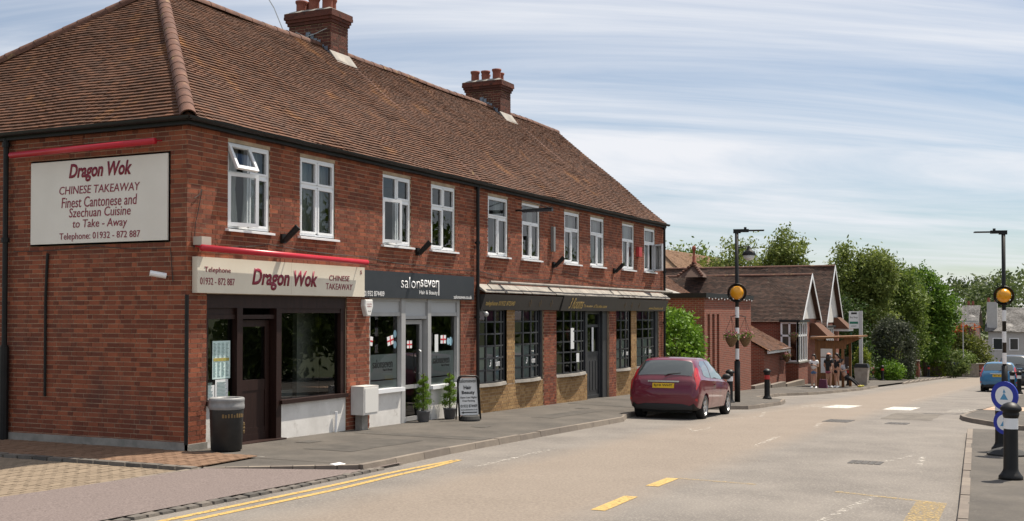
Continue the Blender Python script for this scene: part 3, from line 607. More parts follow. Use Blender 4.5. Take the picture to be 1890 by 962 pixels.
# ---- shopfront of the takeaway
sf = MB(); YF = .10
for a in ((.45, 4.37, .02, .16, 2.2, 2.42), (.45, .53, .03, .15, .05, 2.2), (1.20, 1.34, .0, .16, -.06, 2.2), (2.24, 2.38, .0, .16, -.06, 2.2), (4.22, 4.37, .03, .15, .5, 2.2), (.53, 1.2, .04, .14, 2.02, 2.09), (1.34, 2.24, .04, .14, 2.02, 2.09), (2.38, 4.22, .04, .14, 2.12, 2.2), (.45, 1.22, -.03, .16, .66, .73), (2.34, 4.37, -.05, .16, .55, .62), (1.18, 2.4, -.10, .16, -.10, -.02), (.53, 1.2, .06, .10, 2.09, 2.2)): sf.box(*a)
so = sf.build('shopfront', BROWN, T); so['label'] = 'dark brown timber takeaway shopfront'
boxes('stallriser', RENDER, so, (.45, 1.2, .02, .14, -.3, .66), (2.38, 4.37, .02, .14, -.3, .55))
pane(so, .53, 1.2, .73, 2.02, .1, GLASSD); pane(so, 2.38, 4.22, .62, 2.12, .1, GLASSD)
d = MB(); rectframe(d, 1.36, 2.22, -.02, 2.0, .11, .14, .19); d.box(1.46, 2.12, .145, .185, .05, .2); d.box(1.46, 2.12, .145, .185, .82, 1.0); d.box(1.46, 2.12, .155, .18, .2, .82); d.build('door', BROWN, so); pane(so, 1.46, 2.12, 1.0, 1.9, .165, GLASSD)
h = MB(); h.tube([(1.42, .13, .95), (1.42, .09, .97), (1.42, .09, 1.25), (1.42, .13, 1.27)], .012, 6); h.build('door_handle', GALV, so)
for u0, u1, z0, z1, m in ((.7, 1.13, 1.06, 1.67, PAPER), (.77, 1.08, .74, 1.05, PAPERW), (.56, .75, .74, .97, PAPERW)):
    p = MB(); p.box(u0, u1, .085, .089, z0, z1); po = p.build('poster', m, so)
INK = mat('faded_ink', (.2, .3, .3), (.12, .2, .18), rough=.7)
p = MB()
for cx in np.arange(.72, 1.1, .1):
    for z in np.arange(1.1, 1.64, .022):
        if abs(z-1.37) > .03: p.box(cx, cx+.04+.035*random.random(), .081, .084, z, z+.008)
for z in np.arange(.78, 1.02, .022): p.box(.81, 1.0+.05*random.random(), .081, .084, z, z+.008); p.box(.59, .66+.06*random.random(), .081, .084, z, z+.007)
p.build('poster_print', INK, so)
p = MB(); p.box(.72, 1.1, .080, .083, 1.345, 1.395); p.build('poster_band', mat('green_print', (.25, .32, .06), (.5, .3, .1), scale=40), so)
p = MB(); p.box(1.0, 1.16, .12, .16, .74, .84); p.build('green_carton', mat('lime_card', (.25, .55, .03), rough=.5), so)
ctr = MB(); ctr.box(2.6, 4.2, 1.0, 1.5, .55, .68); ctr.box(4.05, 4.75, .9, 1.0, -.05, 2.6); ctr.build('counter', mat('shop_counter', (.55, .55, .52), rough=.6), so)
p = MB(); p.tube([(4.0, -.01, -.08), (4.0, -.03, .3)], .025, 8); p.build('vent_pipe', WHITE, so)
# ---- salon shopfront
sf = MB()
for a in ((5.16, 5.22, .02, .14, .55, 2.42), (6.36, 6.52, .0, .16, -.12, 2.42), (7.44, 7.58, .0, .16, -.14, 2.42), (8.78, 8.9, .02, .14, .5, 2.42), (5.2, 6.4, .03, .13, 2.06, 2.14), (6.5, 7.5, .03, .13, 2.0, 2.07), (7.56, 8.8, .03, .13, 2.06, 2.14), (5.16, 8.9, .03, .14, 2.36, 2.42)): sf.box(*a)
so2 = sf.build('shopfront', GREYP, T); so2['label'] = 'grey framed hair salon shopfront'
boxes('transom_panel', mat('pale_grey_panel', (.42, .43, .44), rough=.45), so2, (5.22, 6.36, .06, .1, 2.14, 2.36), (6.52, 7.44, .06, .1, 2.07, 2.36), (7.58, 8.78, .06, .1, 2.14, 2.36))
boxes('sill', WHITE, so2, (5.16, 6.4, -.07, .14, .54, .62), (7.54, 8.9, -.07, .14, .5, .58))
boxes('stallriser', RENDER, so2, (5.16, 6.38, .01, .14, -.4, .54), (7.56, 8.9, .01, .14, -.4, .5))
pane(so2, 5.22, 6.36, .62, 2.06, .1, GLASSD); pane(so2, 7.58, 8.78, .58, 2.06, .1, GLASSD)
for u0, u1, z0 in ((5.23, 6.35, .66), (7.59, 8.77, .62)):
    boxes('frosted_film', FROST, so2, (u0, u1, .104, .107, z0+.14, 1.3), (u0, u1, .104, .107, z0-.04, z0+.115))
    um = (u0+u1)/2
    text('salonseven', 'lettering', LETK, so2, (um-.36, um+.38, 1.03, 1.2), onfac(.096)); text('Hair & Beauty', 'lettering', LETK, so2, (um+.02, um+.38, .95, 1.01), onfac(.096))
d = MB(); rectframe(d, 6.54, 7.40, -.12, 1.98, .09, .12, .17); d.box(6.62, 7.32, .125, .165, .55, .63); d.build('door', GREYP, so2); pane(so2, 6.63, 7.31, .63, 1.9, .145, GLASSD); pane(so2, 6.63, 7.31, .0, .55, .145, GLASSD)
h = MB(); h.tube([(7.24, .11, .85), (7.24, .06, .88), (7.24, .06, 1.32), (7.24, .11, 1.35)], .014, 6); h.build('door_handle', GALV, so2)
def flag(u, z, w, hgt, y, tilt=0.):
    a = MB(); rot = Matrix.Translation((u, y, z)) @ Matrix.Rotation(tilt, 4, 'Y')
    a.box(-w/2, w/2, -.002, .0, -hgt/2, hgt/2, 0, rot); a.box(-w/2, w/2, -.005, -.003, -hgt*.09, hgt*.09, 1, rot); a.box(-w*.07, w*.07, -.0055, -.0035, -hgt/2, hgt/2, 1, rot)
    a.build('flag_poster', [LETW, mat('flag_red', (.55, .02, .03), rough=.6)], so2)
for u, z, t in ((5.3, 1.58, .15), (6.08, 1.57, -.2), (8.27, 1.55, 0)): flag(u, z, .24, .18, .092, t)
flag(6.9, 1.47, .2, .16, .135)
for u, z, r in ((8.62, 1.5, .075), (8.5, 1.5, .06), (6.26, 1.48, .06), (6.26, 1.7, .06)):
    a = MB(); a.lathe([(.001, 0), (r, 0), (r, .003), (.001, .003)], (0, 0, 0), 14); a.v = [(u+x, .096-z_, z+y*1.3) for x, y, z_ in a.v]; a.build('round_sticker', mat('pale_blue_print', (.3, .5, .6), rough=.6), so2)
for u0, u1, z0, z1, m in ((7.9, 8.05, 1.28, 1.66, PAPERW), (7.68, 7.8, 1.3, 1.7, LETK), (7.6, 7.8, 1.3, 1.42, PAPERW)):
    a = MB(); a.box(u0, u1, .094, .098, z0, z1); a.build('poster', m, so2)
cu = MB(); cu.box(5.4, 8.6, 2.6, 2.7, .2, 1.7); cu.build('mirror_unit', mat('salon_wall', (.3, .28, .27), rough=.6), so2)
# ---- restaurant bow windows, piers, door
b = MB(); gl = {}
rest = None
frm = MB(); frm.box(9.68, 13.45, .02, .2, 2.2, 2.5); frm.box(14.29, 18.23, .02, .2, 2.2, 2.5); frm.box(18.83, 22.9, .02, .2, 2.2, 2.5); frm.box(17.83, 18.23, .05, .2, -.5, 2.2); frm.box(22.64, 22.9, .03, .2, -.6, 2.2); frm.box(13.34, 13.45, .03, .2, .4, 2.2); frm.box(16.46, 16.62, .04, .2, -.5, 2.2)
rest = frm.build('shopfront', CHARF, T); rest['label'] = 'charcoal framed restaurant front with small-paned bow windows'
def bow(x0, x1, z0, z1, nx, nz, proj=.14):
    yc = lambda t: .10-proj*4*t*(1-t); f = MB()
    for i in range(nx+1):
        t = i/nx; x = x0+(x1-x0)*t; w = .028 if 0 < i < nx else .045; y = yc(t); f.box(x-w, x+w, y-.025, y+.03, z0, z1)
    for j in range(nz+1):
        z = z0+(z1-z0)*j/nz
        for i in range(nx*2):
            ta, tb = i/(nx*2), (i+1)/(nx*2); xa, xb = x0+(x1-x0)*ta, x0+(x1-x0)*tb; ya, yb = yc(ta), yc(tb)
            f.hexa([(xa, ya-.022, z-.018), (xb, yb-.022, z-.018), (xb, yb+.03, z-.018), (xa, ya+.03, z-.018), (xa, ya-.022, z+.018), (xb, yb-.022, z+.018), (xb, yb+.03, z+.018), (xa, ya+.03, z+.018)])
    f.build('bow_window_bars', CHARF, rest)
    for i in range(nx):
        for j in range(nz):
            ta, tb = i/nx, (i+1)/nx; xa, xb = x0+(x1-x0)*ta+.02, x0+(x1-x0)*tb-.02; za, zb = z0+(z1-z0)*j/nz+.015, z0+(z1-z0)*(j+1)/nz-.015; ya, yb = yc(ta), yc(tb)
            g = MB(); g.face([(xa, ya, za), (xb, yb, za), (xb, yb, zb), (xa, ya, zb)]); g.build('pane', GLASSD, rest)
            mm = None
            if j in (1, 2) or (j == 0 and nz > 5): mm = FROST
            elif j == nz-1 and i < nx-1: mm = mat('plum_blind', (.16, .03, .12), (.12, .02, .09), rough=.7)
            if mm and not (14.2 < x0 < 17):
                g = MB(); g.face([(xa, ya+.02, za), (xb, yb+.02, za), (xb, yb+.02, zb), (xa, ya+.02, zb)]); g.build('window_film', mm, rest)
            if mm is FROST and j == 1 and i in (1, 2) and not (14.2 < x0 < 17): text('3' if i == 1 else 'Rooms', 'lettering', LETW, rest, ((xa+xb)/2-(.05 if i == 1 else .12), (xa+xb)/2+(.05 if i == 1 else .12), za+.07, za+.23), onfac((ya+yb)/2-.012), shear=.3)
    s = MB(); n = 10
    for i in range(n):
        ta, tb = i/n, (i+1)/n; xa, xb = x0+(x1-x0)*ta, x0+(x1-x0)*tb; ya, yb = yc(ta), yc(tb)
        s.hexa([(xa, ya-.1, z0-.09), (xb, yb-.1, z0-.09), (xb, .14, z0-.09), (xa, .14, z0-.09), (xa, ya-.08, z0-.02), (xb, yb-.08, z0-.02), (xb, .14, z0-.018), (xa, .14, z0-.018)])
    s.build('bow_sill', LEAD, rest)
bow(9.74, 11.28, .5, 2.2, 4, 6); bow(11.76, 13.32, .5, 2.2, 4, 6); bow(14.34, 16.44, .5, 2.2, 5, 6); bow(18.86, 20.16, .46, 2.2, 4, 6); bow(20.72, 22.6, .46, 2.2, 4, 6)
for u0, u1, z0, z1, nm in ((9.68, 13.45, -.9, .42, 'stallriser'), (14.29, 16.5, -.9, .42, 'stallriser'), (18.83, 22.9, -.9, .42, 'stallriser'), (11.3, 11.74, .42, 2.3, 'brick_pier'), (20.2, 20.7, .42, 2.3, 'brick_pier')):
    ys = MB(); wall_sheet(ys, (u0, u1), z0, z1, [], FF, -.012); ys.face([(u0, .2, z1), (u1, .2, z1), (u1, .012, z1), (u0, .012, z1)]); yo = ys.build(nm, MORTAR, T)
    bricks(yo, YBRICK, (u0, u1), max(z0, -.65)+.002, z1-.01, [], lambda u, w, n: (u, .012-n, w))
d = MB(); rectframe(d, 16.64, 17.82, -.33, 2.2, .1, .12, .2); d.box(16.74, 17.72, .15, .19, -.25, .95)
for x in (16.82, 17.05, 17.28, 17.5): d.box(x, x+.13, .138, .15, -.1, .75)
d.box(16.74, 17.72, .14, .2, .92, 1.02); d.box(16.74, 17.72, .14, .2, 1.72, 1.8); d.build('door', CHARF, rest); pane(rest, 16.74, 17.72, 1.0, 2.1, .17, GLASSD)
boxes('poster', PAPERW, rest, (17.2, 17.34, .14, .144, 1.0, 1.75), (15.15, 15.38, -.06, -.056, 1.15, 1.72), (15.55, 15.75, -.06, -.056, .78, 1.02))
# ------------------------------------------------------------------ signs
S1 = thing('wall_sign', 'large white takeaway signboard with maroon lettering on the shaded side wall', 'sign', (-.02, 1.8, 3.23))
b = MB(); b.box(-.04, -.014, .36, 3.30, 3.25, 4.60); b.build('panel', SIGNW, S1); b = MB(); rectframe(b, .33, 3.33, 3.22, 4.63, .035, -.05, -.014, fr=lambda u, w, n: (-n, u, w)); b.v = [(-.052 if x > .03 else -.014, y, z) for x, y, z in b.v]; b.build('frame', mat('sign_frame', (.6, .6, .58), rough=.5), S1)
for body, bx, sh, bo in (('Dragon Wok', (2.44, 1.09, 4.24, 4.54), .25, .03), ('CHINESE TAKEAWAY', (2.65, .92, 4.05, 4.18), .12, .0), ('Finest Cantonese and', (2.6, .98, 3.83, 4.0), .12, 0), ('Szechuan Cuisine', (2.43, 1.11, 3.67, 3.82), .12, 0), ('to Take - Away', (2.35, 1.18, 3.46, 3.63), .12, 0), ('Telephone: 01932 - 872 887', (2.64, .91, 3.28, 3.42), 0, 0)): text(body, 'lettering', MAROON, S1, bx, onside(-.044), shear=sh, bold=bo)
def strip_light(name, label, p0, p1, out):
    t = thing(name, label, 'strip light', p0); b = MB(); b.cyl(p0, p1, .05, n=12); b.build('tube_housing', RED, t, True)
    for k in (.02, .5, .98):
        p = Vector(p0).lerp(Vector(p1), k); b = MB(); b.cyl(p-out*.0, p-out*.23+Vector((0, 0, .04)), .012, n=6); b.build('bracket', RED, t)
strip_light('strip_light', 'red tubular strip light above the white side-wall signboard', (-.22, 3.57, 4.73), (-.22, .45, 4.77), Vector((-1, 0, 0)))
strip_light('strip_light', 'long red tubular strip light above the cream takeaway fascia', (.05, -.25, 3.12), (4.68, -.25, 3.08), Vector((0, -1, 0)))
b = MB(); b.box(.1, .32, -.2, -.03, 3.17, 3.3)
tag(b.build('junction_box', mat('beige_box', (.45, .4, .34), rough=.6)), 'small beige junction box above the end of the takeaway fascia', 'junction box')
S2 = thing('fascia_sign', 'cream shop fascia with maroon takeaway lettering and red tube above', 'sign', (2.4, -.05, 2.43))
b = MB(); b.box(.10, 2.49, -.12, -.016, 2.43, 2.99); b.box(2.494, 4.80, -.12, -.016, 2.43, 2.99); b.build('panel', CREAM, S2)
for body, bx, sh, bo in (('Telephone', (.26, .88, 2.73, 2.84), 0, 0), ('01932 - 872 887', (.16, .98, 2.56, 2.67), 0, 0), ('Dragon Wok', (1.42, 3.26, 2.5, 2.86), .25, .03), ('CHINESE', (3.62, 4.28, 2.71, 2.81), .1, 0), ('TAKEAWAY', (3.52, 4.38, 2.55, 2.66), .1, 0), ('S', (4.64, 4.7, 2.86, 2.93), 0, 0)): text(body, 'lettering', MAROON, S2, bx, onfac(-.124), shear=sh, bold=bo)
S3 = thing('fascia_sign', 'dark blue-grey hair salon fascia with white lettering', 'sign', (7.1, -.05, 2.4))
b = MB(); b.box(4.815, 9.42, -.07, -.016, 2.42, 2.95); b.build('panel', CHAR, S3)
for body, bx, bo in (('salon', (6.22, 6.98, 2.63, 2.86), -.008), ('seven', (7.0, 7.78, 2.66, 2.82), .008), ('Hair & Beauty', (6.95, 7.72, 2.49, 2.6), 0), ('01932 874409', (4.86, 5.58, 2.45, 2.55), 0), ('salonseven.co.uk', (8.45, 9.3, 2.44, 2.52), 0)): text(body, 'lettering', LETW, S3, bx, onfac(-.074), bold=bo)
b = MB(); b.box(7.755, 7.79, -.077, -.071, 2.5, 2.82); b.build('lettering', LETW, S3)
S4 = thing('fascia_sign', 'long charcoal restaurant fascia with gold lettering under a lead canopy', 'sign', (16.4, -.1, 2.2))
def slant(b, x0, x1, o=0., z0=2.2, z1=2.56):
    b.hexa([(x0, -.10-o, z0), (x1, -.10-o, z0), (x1, -.016, z0), (x0, -.016, z0), (x0, -.22-o, z1), (x1, -.22-o, z1), (x1, -.016, z1), (x0, -.016, z1)])
b = MB(); slant(b, 9.7, 14.24); slant(b, 14.28, 18.4, .03, 2.19, 2.6); slant(b, 18.404, 23.3); b.build('panel', mat('restaurant_panel', (.035, .034, .032), (.045, .043, .04), rough=.5), S4)
b = MB(); n = 27
for i in range(n):
    x0 = 9.66+i*(23.42-9.66)/n; x1 = 9.66+(i+1)*(23.42-9.66)/n-.012; j = rng.uniform(-.012, .012, 2)
    b.hexa([(x0, -.25+j[0], 2.60), (x1, -.25+j[1], 2.60), (x1, -.015, 2.70), (x0, -.015, 2.70), (x0, -.25+j[0], 2.622), (x1, -.25+j[1], 2.622), (x1, -.015, 2.80), (x0, -.015, 2.80)])
b.build('lead_canopy', LEAD, S4)
for x0, x1 in ((9.9, 14.15), (14.15, 18.65), (18.65, 23.6)):
    b = MB(); b.cyl((x0, -.24, 2.84), (x1, -.24, 2.84), .035, n=10)
    for x in (x0+.3, x1-.4): b.box(x-.02, x+.02, -.24, -.015, 2.8, 2.83)
    b.build('light_tube', LEAD, S4)
sl = lambda u, v, n: (u, -.10-(v-2.2)/.36*.12-.006-(.03 if 14.28 < u < 18.4 else 0), v)
for body, bx, sh in (('telephone 01932 872040', (9.85, 11.4, 2.27, 2.41), .1), ('3 Rooms', (14.75, 15.75, 2.25, 2.54), .45), ('The', (15.8, 15.97, 2.29, 2.37), .1), ('of The Indian cuisine', (16.56, 17.6, 2.28, 2.37), .1), ('www.3rooms.co.uk', (21.5, 22.95, 2.25, 2.34), .1)): text(body, 'lettering', LETG, S4, bx, sl, shear=sh)
marks('small_print', LETG, S4, (16.02, 16.5, 2.295, 2.35), sl, 7)
b = MB()
for x in (12.3, 12.9, 13.6, 19.2, 19.8, 20.5):
    for k in range(4): a = k*math.pi/2; p = sl(x+.045*math.cos(a), 2.38+.06*math.sin(a), 0); b.sphere(p, (.03, .006, .04), 8, k=4)
b.build('emblem', mat('dull_gold', (.12, .075, .03), rough=.5), S4)
# ------------------------------------------------------------------ fittings on the terrace
def solo(b, name, m, label, cat, group=None, smooth=False): return tag(b.build(name, m, None, smooth), label, cat, group)
for i, (x, lab) in enumerate(((2.37, 'black floodlight between the first two upper windows'), (6.95, 'black floodlight between the upper windows of the salon'), (14.05, 'black floodlight left of the middle upper windows of the restaurant'), (18.6, 'black floodlight right of the middle upper windows of the restaurant'))):
    t = thing('floodlight', lab, 'floodlight', (x, -.02, 3.4)); b = MB(); b.box(x-.06, x+.06, -.06, -.013, 3.32, 3.48); b.build('bracket', BLACK, t); b = MB(); b.cyl((x-.02, -.08, 3.36), (x+.06, -.3, 3.6), .05, .06, 10); b.build('lamp_body', BLACK, t)
t = thing('alarm_box', 'white hexagonal alarm box on the brick pier between takeaway and salon', 'alarm box', (4.98, -.02, 2.15))
b = MB(); pr_ = [(-.13, .12), (.13, .12), (.15, .0), (.06, -.2), (-.06, -.2), (-.15, .0)]
b.ring_loft([[(4.98+x*s, y, 2.26+z*s) for x, z in pr_] for s, y in ((1, -.013), (1, -.09), (.9, -.11))]); b.build('case', mat('alarm_white', (.75, .74, .72), rough=.4), t); marks('small_print', mat('red_print', (.3, .05, .06)), t, (4.89, 5.07, 2.285, 2.31), onfac(-.113), 7); marks('small_print', MATS['red_print'], t, (4.9, 5.06, 2.24, 2.265), onfac(-.113), 6); marks('small_print', LETK, t, (4.93, 5.04, 2.15, 2.168), onfac(-.113), 5)
b = MB(); b.box(20.62, 20.9, -.12, -.013, 3.92, 4.22); solo(b, 'alarm_box', mat('red_box', (.42, .04, .04), rough=.5), 'red alarm box beside the last upper windows', 'alarm box')
b = MB(); b.box(13.9, 14.02, -.1, -.013, 3.75, 4.4); solo(b, 'wall_lamp', mat('grey_lamp', (.2, .2, .2), rough=.5), 'narrow upright grey lamp on the brick between upper windows', 'lamp')
t = thing('sign_bracket', 'empty hanging sign bracket projecting from the upper wall of the restaurant', 'sign bracket', (11.75, -.02, 4.6))
b = MB(); b.tube([(11.75, -.013, 4.65), (11.75, -1.0, 4.68)], .022, 6); b.tube([(11.75, -.013, 4.95), (11.75, -.9, 4.7)], .01, 5); b.build('arm', BLACK, t); b = MB(); b.box(11.70, 11.80, -1.0, -.2, 4.6, 4.66); b.build('lamp_trough', CHARF, t)
t = thing('meter_box', 'white utility meter box on the pavement beside the takeaway pier', 'meter box', (4.75, -.12, -.1))
b = MB(); b.box(4.5, 5.02, -.3, -.014, .2, .74); b.build('case', mat('meter_white', (.66, .65, .62), (.58, .56, .53), rough=.5, scale=3), t); b = MB(); b.box(4.54, 4.98, -.31, -.301, .24, .7); b.build('door', mat('meter_door', (.7, .69, .66), rough=.45), t); b = MB(); b.box(4.6, 4.8, -.2, -.05, -.12, .2); b.build('duct', CONC, t)
t = thing('security_camera', 'small white security camera on the shaded side wall', 'security camera', (-.02, .41, 2.7))
b = MB(); b.tube([(-.013, .38, 2.68), (-.13, .4, 2.66), (-.15, .42, 2.7)], .012, 6); b.build('bracket', BLACK, t); b = MB(); b.cyl((-.08, .34, 2.69), (-.26, .5, 2.73), .045, n=10); b.build('housing', WHITE, t)
b = MB(); b.sphere((9.85, -.16, 2.1), .06); b.tube([(9.85, -.013, 2.16), (9.85, -.16, 2.14)], .015, 6); solo(b, 'dome_camera', GALV, 'small dome camera under the left end of the restaurant fascia', 'security camera')
# ------------------------------------------------------------------ litter bin, topiary, pavement board
zb = zpave(.3, -.55); t = thing('litter_bin', 'black round litter bin with grey rim standing at the brick corner', 'litter bin', (.34, -.5, .0))
b = MB(); b.lathe([(.21, 0), (.235, .02), (.255, .6), (.262, .66), (.262, .70)], (.34, -.5, .0), 28, cap=True); b.build('body', mat('bin_black', (.012, .012, .013), (.022, .022, .022), rough=.5, scale=6), t, True)
b = MB(); b.lathe([(.264, .64), (.272, .66), (.272, .70), (.268, .71), (.268, .76), (.272, .77), (.272, .80), (.26, .815), (.2, .815), (.19, .78), (.19, .6)], (.34, -.5, .0), 28, cap=False); b.build('rim', mat('bin_grey', (.2, .2, .2), (.26, .26, .26), rough=.5), t, True)
cyl = lambda u, v, n: (.34+.262*math.sin(u), -.5-.262*math.cos(u), v)
marks('worn_gold_print', mat('dull_gold_letter', (.16, .10, .035), rough=.5), t, (-1.15, .35, .52, .585), lambda u, v, n: (.34+.268*math.sin(u), -.5-.268*math.cos(u), v), 9)
b = MB()
for k in range(8): a = k*math.pi/4; b.sphere((.34+.262*math.sin(.75+.04*math.cos(a)), -.5-.262*math.cos(.75), .34+.07*math.sin(a)), (.02, .01, .022), 6, k=4)
b.build('crest', MATS['dull_gold_letter'], t)
LEAFD = lambda nm, a, c, tr=.25: mat(nm, a, c, rough=.6, scale=3, island=.7, spec=.35, trans=tr+.1)
def leaves(b, centres, n, spread, size, up=.3, m=0):
    for _ in range(n):
        c = centres[random.randrange(len(centres))]; p = Vector(c[:3])+Vector((random.gauss(0, 1), random.gauss(0, 1), random.gauss(0, 1)))*spread
        a = Vector((random.gauss(0, 1), random.gauss(0, 1), random.gauss(0, 1)+up)).normalized(); d = a.orthogonal().normalized(); d = Matrix.Rotation(random.random()*6.28, 3, a) @ d; e = a.cross(d); s = size*random.uniform(.6, 1.35)
        b.face([p-d*s, p+e*s*.5+a*s*.12, p+d*s, p-e*s*.5+a*s*.12], m)
def topiary(x, y, z, lab):
    t = thing('topiary', lab, 'potted plant', (x, y, z), 0, 'spiral topiary either side of the salon door')
    b = MB(); b.lathe([(.10, 0), (.115, .02), (.135, .2), (.145, .21), (.145, .235), (.12, .235), (.11, .2)], (x, y, z), 18, cap=True); b.build('pot', mat('zinc_pot', (.08, .085, .09), (.12, .12, .13), rough=.5), t, True)
    b = MB(); b.tube([(x, y, z+.2), (x, y, z+1.0)], .015, 6); b.build('stem', mat('bark', (.07, .05, .035), (.12, .09, .06), rough=.9, scale=12, bump=.6), t)
    b = MB(); C = []
    for k in range(260):
        s = k/260; a = s*2*math.pi*4.2; r = .14*(1-s*.55); C.append((x+r*.95*math.cos(a), y+r*.95*math.sin(a), z+.29+s*.66, r))
    for c in C[::2]:
        leaves(b, [c], 34, max(.016, c[3]*.25), .015)
    b.build('foliage', LEAFD('box_leaf', (.07, .15, .015), (.24, .36, .04)), t)
topiary(6.98, -.16, zpave(7, -.16), 'spiral clipped box plant in grey pot left of the salon door'); topiary(8.0, -.22, zpave(8, -.22), 'spiral clipped box plant in grey pot right of the salon door')
A0, A1 = Vector((7.62, -.66, 0)), Vector((7.98, -.97, 0)); ad_ = (A1-A0).normalized(); an = Vector((ad_.y, -ad_.x, 0)); z0 = zpave(7.8, -.8)
t = thing('pavement_sign', 'black framed pavement sign board advertising hair and beauty', 'sign', ((A0+A1)/2+Vector((0, 0, z0))))
if an.dot(CAM-A0) < 0: an = -an
def AB(u, v, n): p = A0+ad_*u+an*(n-.0)-an*.16*(v); return (p.x, p.y, z0+v)
W = (A1-A0).length; b = MB()
pts = [(0, .02), (0, .84), (.03, .91), (.08, .94), (W-.08, .94), (W-.03, .91), (W, .84), (W, .02)]
b.tube([AB(u, v, .02) for u, v in pts], .019, 8); b.tube([AB(u, v, -.2+.33*v) for u, v in pts], .016, 8); b.build('frame', BLACK, t, True)
b = MB(); b.hexa([AB(.03, .12, 0), AB(W-.03, .12, 0), AB(W-.03, .12, -.02), AB(.03, .12, -.02), AB(.03, .9, 0), AB(W-.03, .9, 0), AB(W-.03, .9, -.02), AB(.03, .9, -.02)]); b.build('panel', mat('board_white', (.68, .68, .67), rough=.5), t)
b = MB(); P = A0.lerp(A1, .5); b.lathe([(.3, 0), (.3, .04), (.26, .1), (.2, .115)], (P.x, P.y, z0), 20, sx=.85, sy=.7); b.build('base', mat('rubber', (.02, .02, .02), rough=.8), t)
for body, bx, bo in (('salonseven', (.05, W-.05, .80, .88), 0), ('Hair', (.14, W-.16, .66, .74), .02), ('Beauty', (.09, W-.09, .54, .63), .02), ('Open Late Nights', (.05, W-.05, .46, .51), 0), ('Free Parking', (.1, W-.1, .39, .44), 0), ('01932 874409', (.05, W-.05, .28, .34), 0), ('www.salonseven.co.uk', (.05, W-.05, .22, .25), 0)): text(body, 'lettering', LETK, t, bx, lambda u, v, n: AB(u, v, .006), bold=bo)
b = MB(); b.hexa([AB(.1, .165, .003), AB(W-.06, .165, .003), AB(W-.06, .165, .006), AB(.1, .165, .006), AB(.1, .185, .003), AB(W-.06, .185, .003), AB(W-.06, .185, .006), AB(.1, .185, .006)]); b.face([AB(.05, .175, .006), AB(.11, .15, .006), AB(.11, .2, .006)]); b.build('arrow', LETK, t)
# ------------------------------------------------------------------ bollards
def bollard_proto():
    t = thing('bollard', 'x', 'bollard'); b = MB()
    b.lathe([(.15, 0), (.15, .04), (.125, .07), (.10, .11), (.092, .14), (.086, .80), (.086, .815)], n=20); b.build('post', BLACK, t, True)
    b = MB(); b.lathe([(.089, .66), (.089, .80)], n=20, cap=False); b.build('band', WHITE, t, True)
    b = MB(); b.lathe([(.088, .80), (.10, .83), (.105, .86), (.095, .875), (.13, .90), (.135, .925), (.12, .95), (.09, .98), (.05, 1.0), (.02, 1.008), (.005, 1.01)], n=20); b.build('cap', BLACK, t, True)
    return t
bp = bollard_proto(); RB = mat('red_band', (.45, .03, .03), rough=.5)
def put_bollard(x, y, lab, red=False, first=False, z=None):
    o = bp if first else copy_tree(bp); o.location = (x, y, gz(x) if z is None else z); o.rotation_euler = (rng.uniform(-.012, .012), rng.uniform(-.012, .012), rng.uniform(0, 6)); o['label'] = lab; o['group'] = 'black bollards along the pavements'
    if red:
        for ch in o.children:
            if ch.name.startswith('band'): ch.data = ch.data.copy(); ch.data.materials[0] = RB
put_bollard(2.66, -11.5, 'nearest black bollard with white band on the right-hand pavement', first=True)
put_bollard(6.87, -11.2, 'black bollard half hidden behind the blue round signs')
put_bollard(38.7, -10.25, 'bollard in front of the blue car, left of the pair'); put_bollard(40.8, -10.45, 'bollard in front of the blue car, right of the pair')
put_bollard(19.47, -3.31, 'bollard close beside the red car and striped crossing pole')
put_bollard(24.18, -3.32, 'red banded bollard standing alone on the pavement before the brick hall', True)
for x, y, lab in ((47.8, -2.1, 'red banded bollard just left of the bus stop bin'), (57.8, -1.54, 'red banded bollard just right of the bus stop bin'), (65.5, -1.4, 'red banded bollard in front of the bright green bush'), (74.4, -1.2, 'red banded bollard right of the bright green bush'), (86.2, -1.53, 'red banded bollard in front of the brick gate pier'), (87.5, -2.13, 'red banded bollard in front of the clipped yellow hedge')): put_bollard(x, y, lab, True)
# round blue signs on a weighted base
t = thing('blue_sign', 'two blue round signs on a dark weighted foot behind the nearest bollard', 'sign', (6.1, -11.32, gz(6.1)))
b = MB(); b.lathe([(.30, 0), (.30, .03), (.22, .08), (.1, .12), (.03, .13)], (6.1, -11.32, gz(6.1)), 24); b.build('foot', MATS['rubber'], t); b = MB(); b.cyl((6.1, -11.32, gz(6.1)+.1), (6.1, -11.32, gz(6.1)+1.05), .025, n=8); b.build('post', BLACK, t)
BLUE = mat('sign_blue', (.012, .03, .33), rough=.4)
for zc, r in ((.80, .23), (.38, .19)):
    n = (CAM-Vector((6.1, -11.32, 1))); n.z = 0; n.normalize(); n = Matrix.Rotation(R_(-32), 3, 'Z') @ n; s_ = Vector((-n.y, n.x, 0)); c = Vector((6.1, -11.32, gz(6.1)+zc+.14))+n*.035
    for rr, off, mm, nm in ((r, 0, BLUE, 'disc'), (r*.66, .031, LETW, 'disc_centre')):
        b = MB(); b.ring_loft([[c+n*(off+o_)+(s_*math.cos(q)+Vector((0, 0, 1))*math.sin(q))*rr*k for q in [2*math.pi*i/28 for i in range(28)]] for k, o_ in ((1, 0), (1, .03 if off == 0 else .003))]); b.build(nm, mm, t)
    b = MB(); b.face([c+n*.036+s_*x+Vector((0, 0, z)) for x, z in ((-.07, -.06), (.07, -.06), (.0, .05))]); b.face([c+n*.036+s_*x+Vector((0, 0, z)) for x, z in ((-.02, .05), (.03, .05), (.0, .11))]); b.build('symbol', mat('sign_light_blue', (.1, .3, .5)), t)
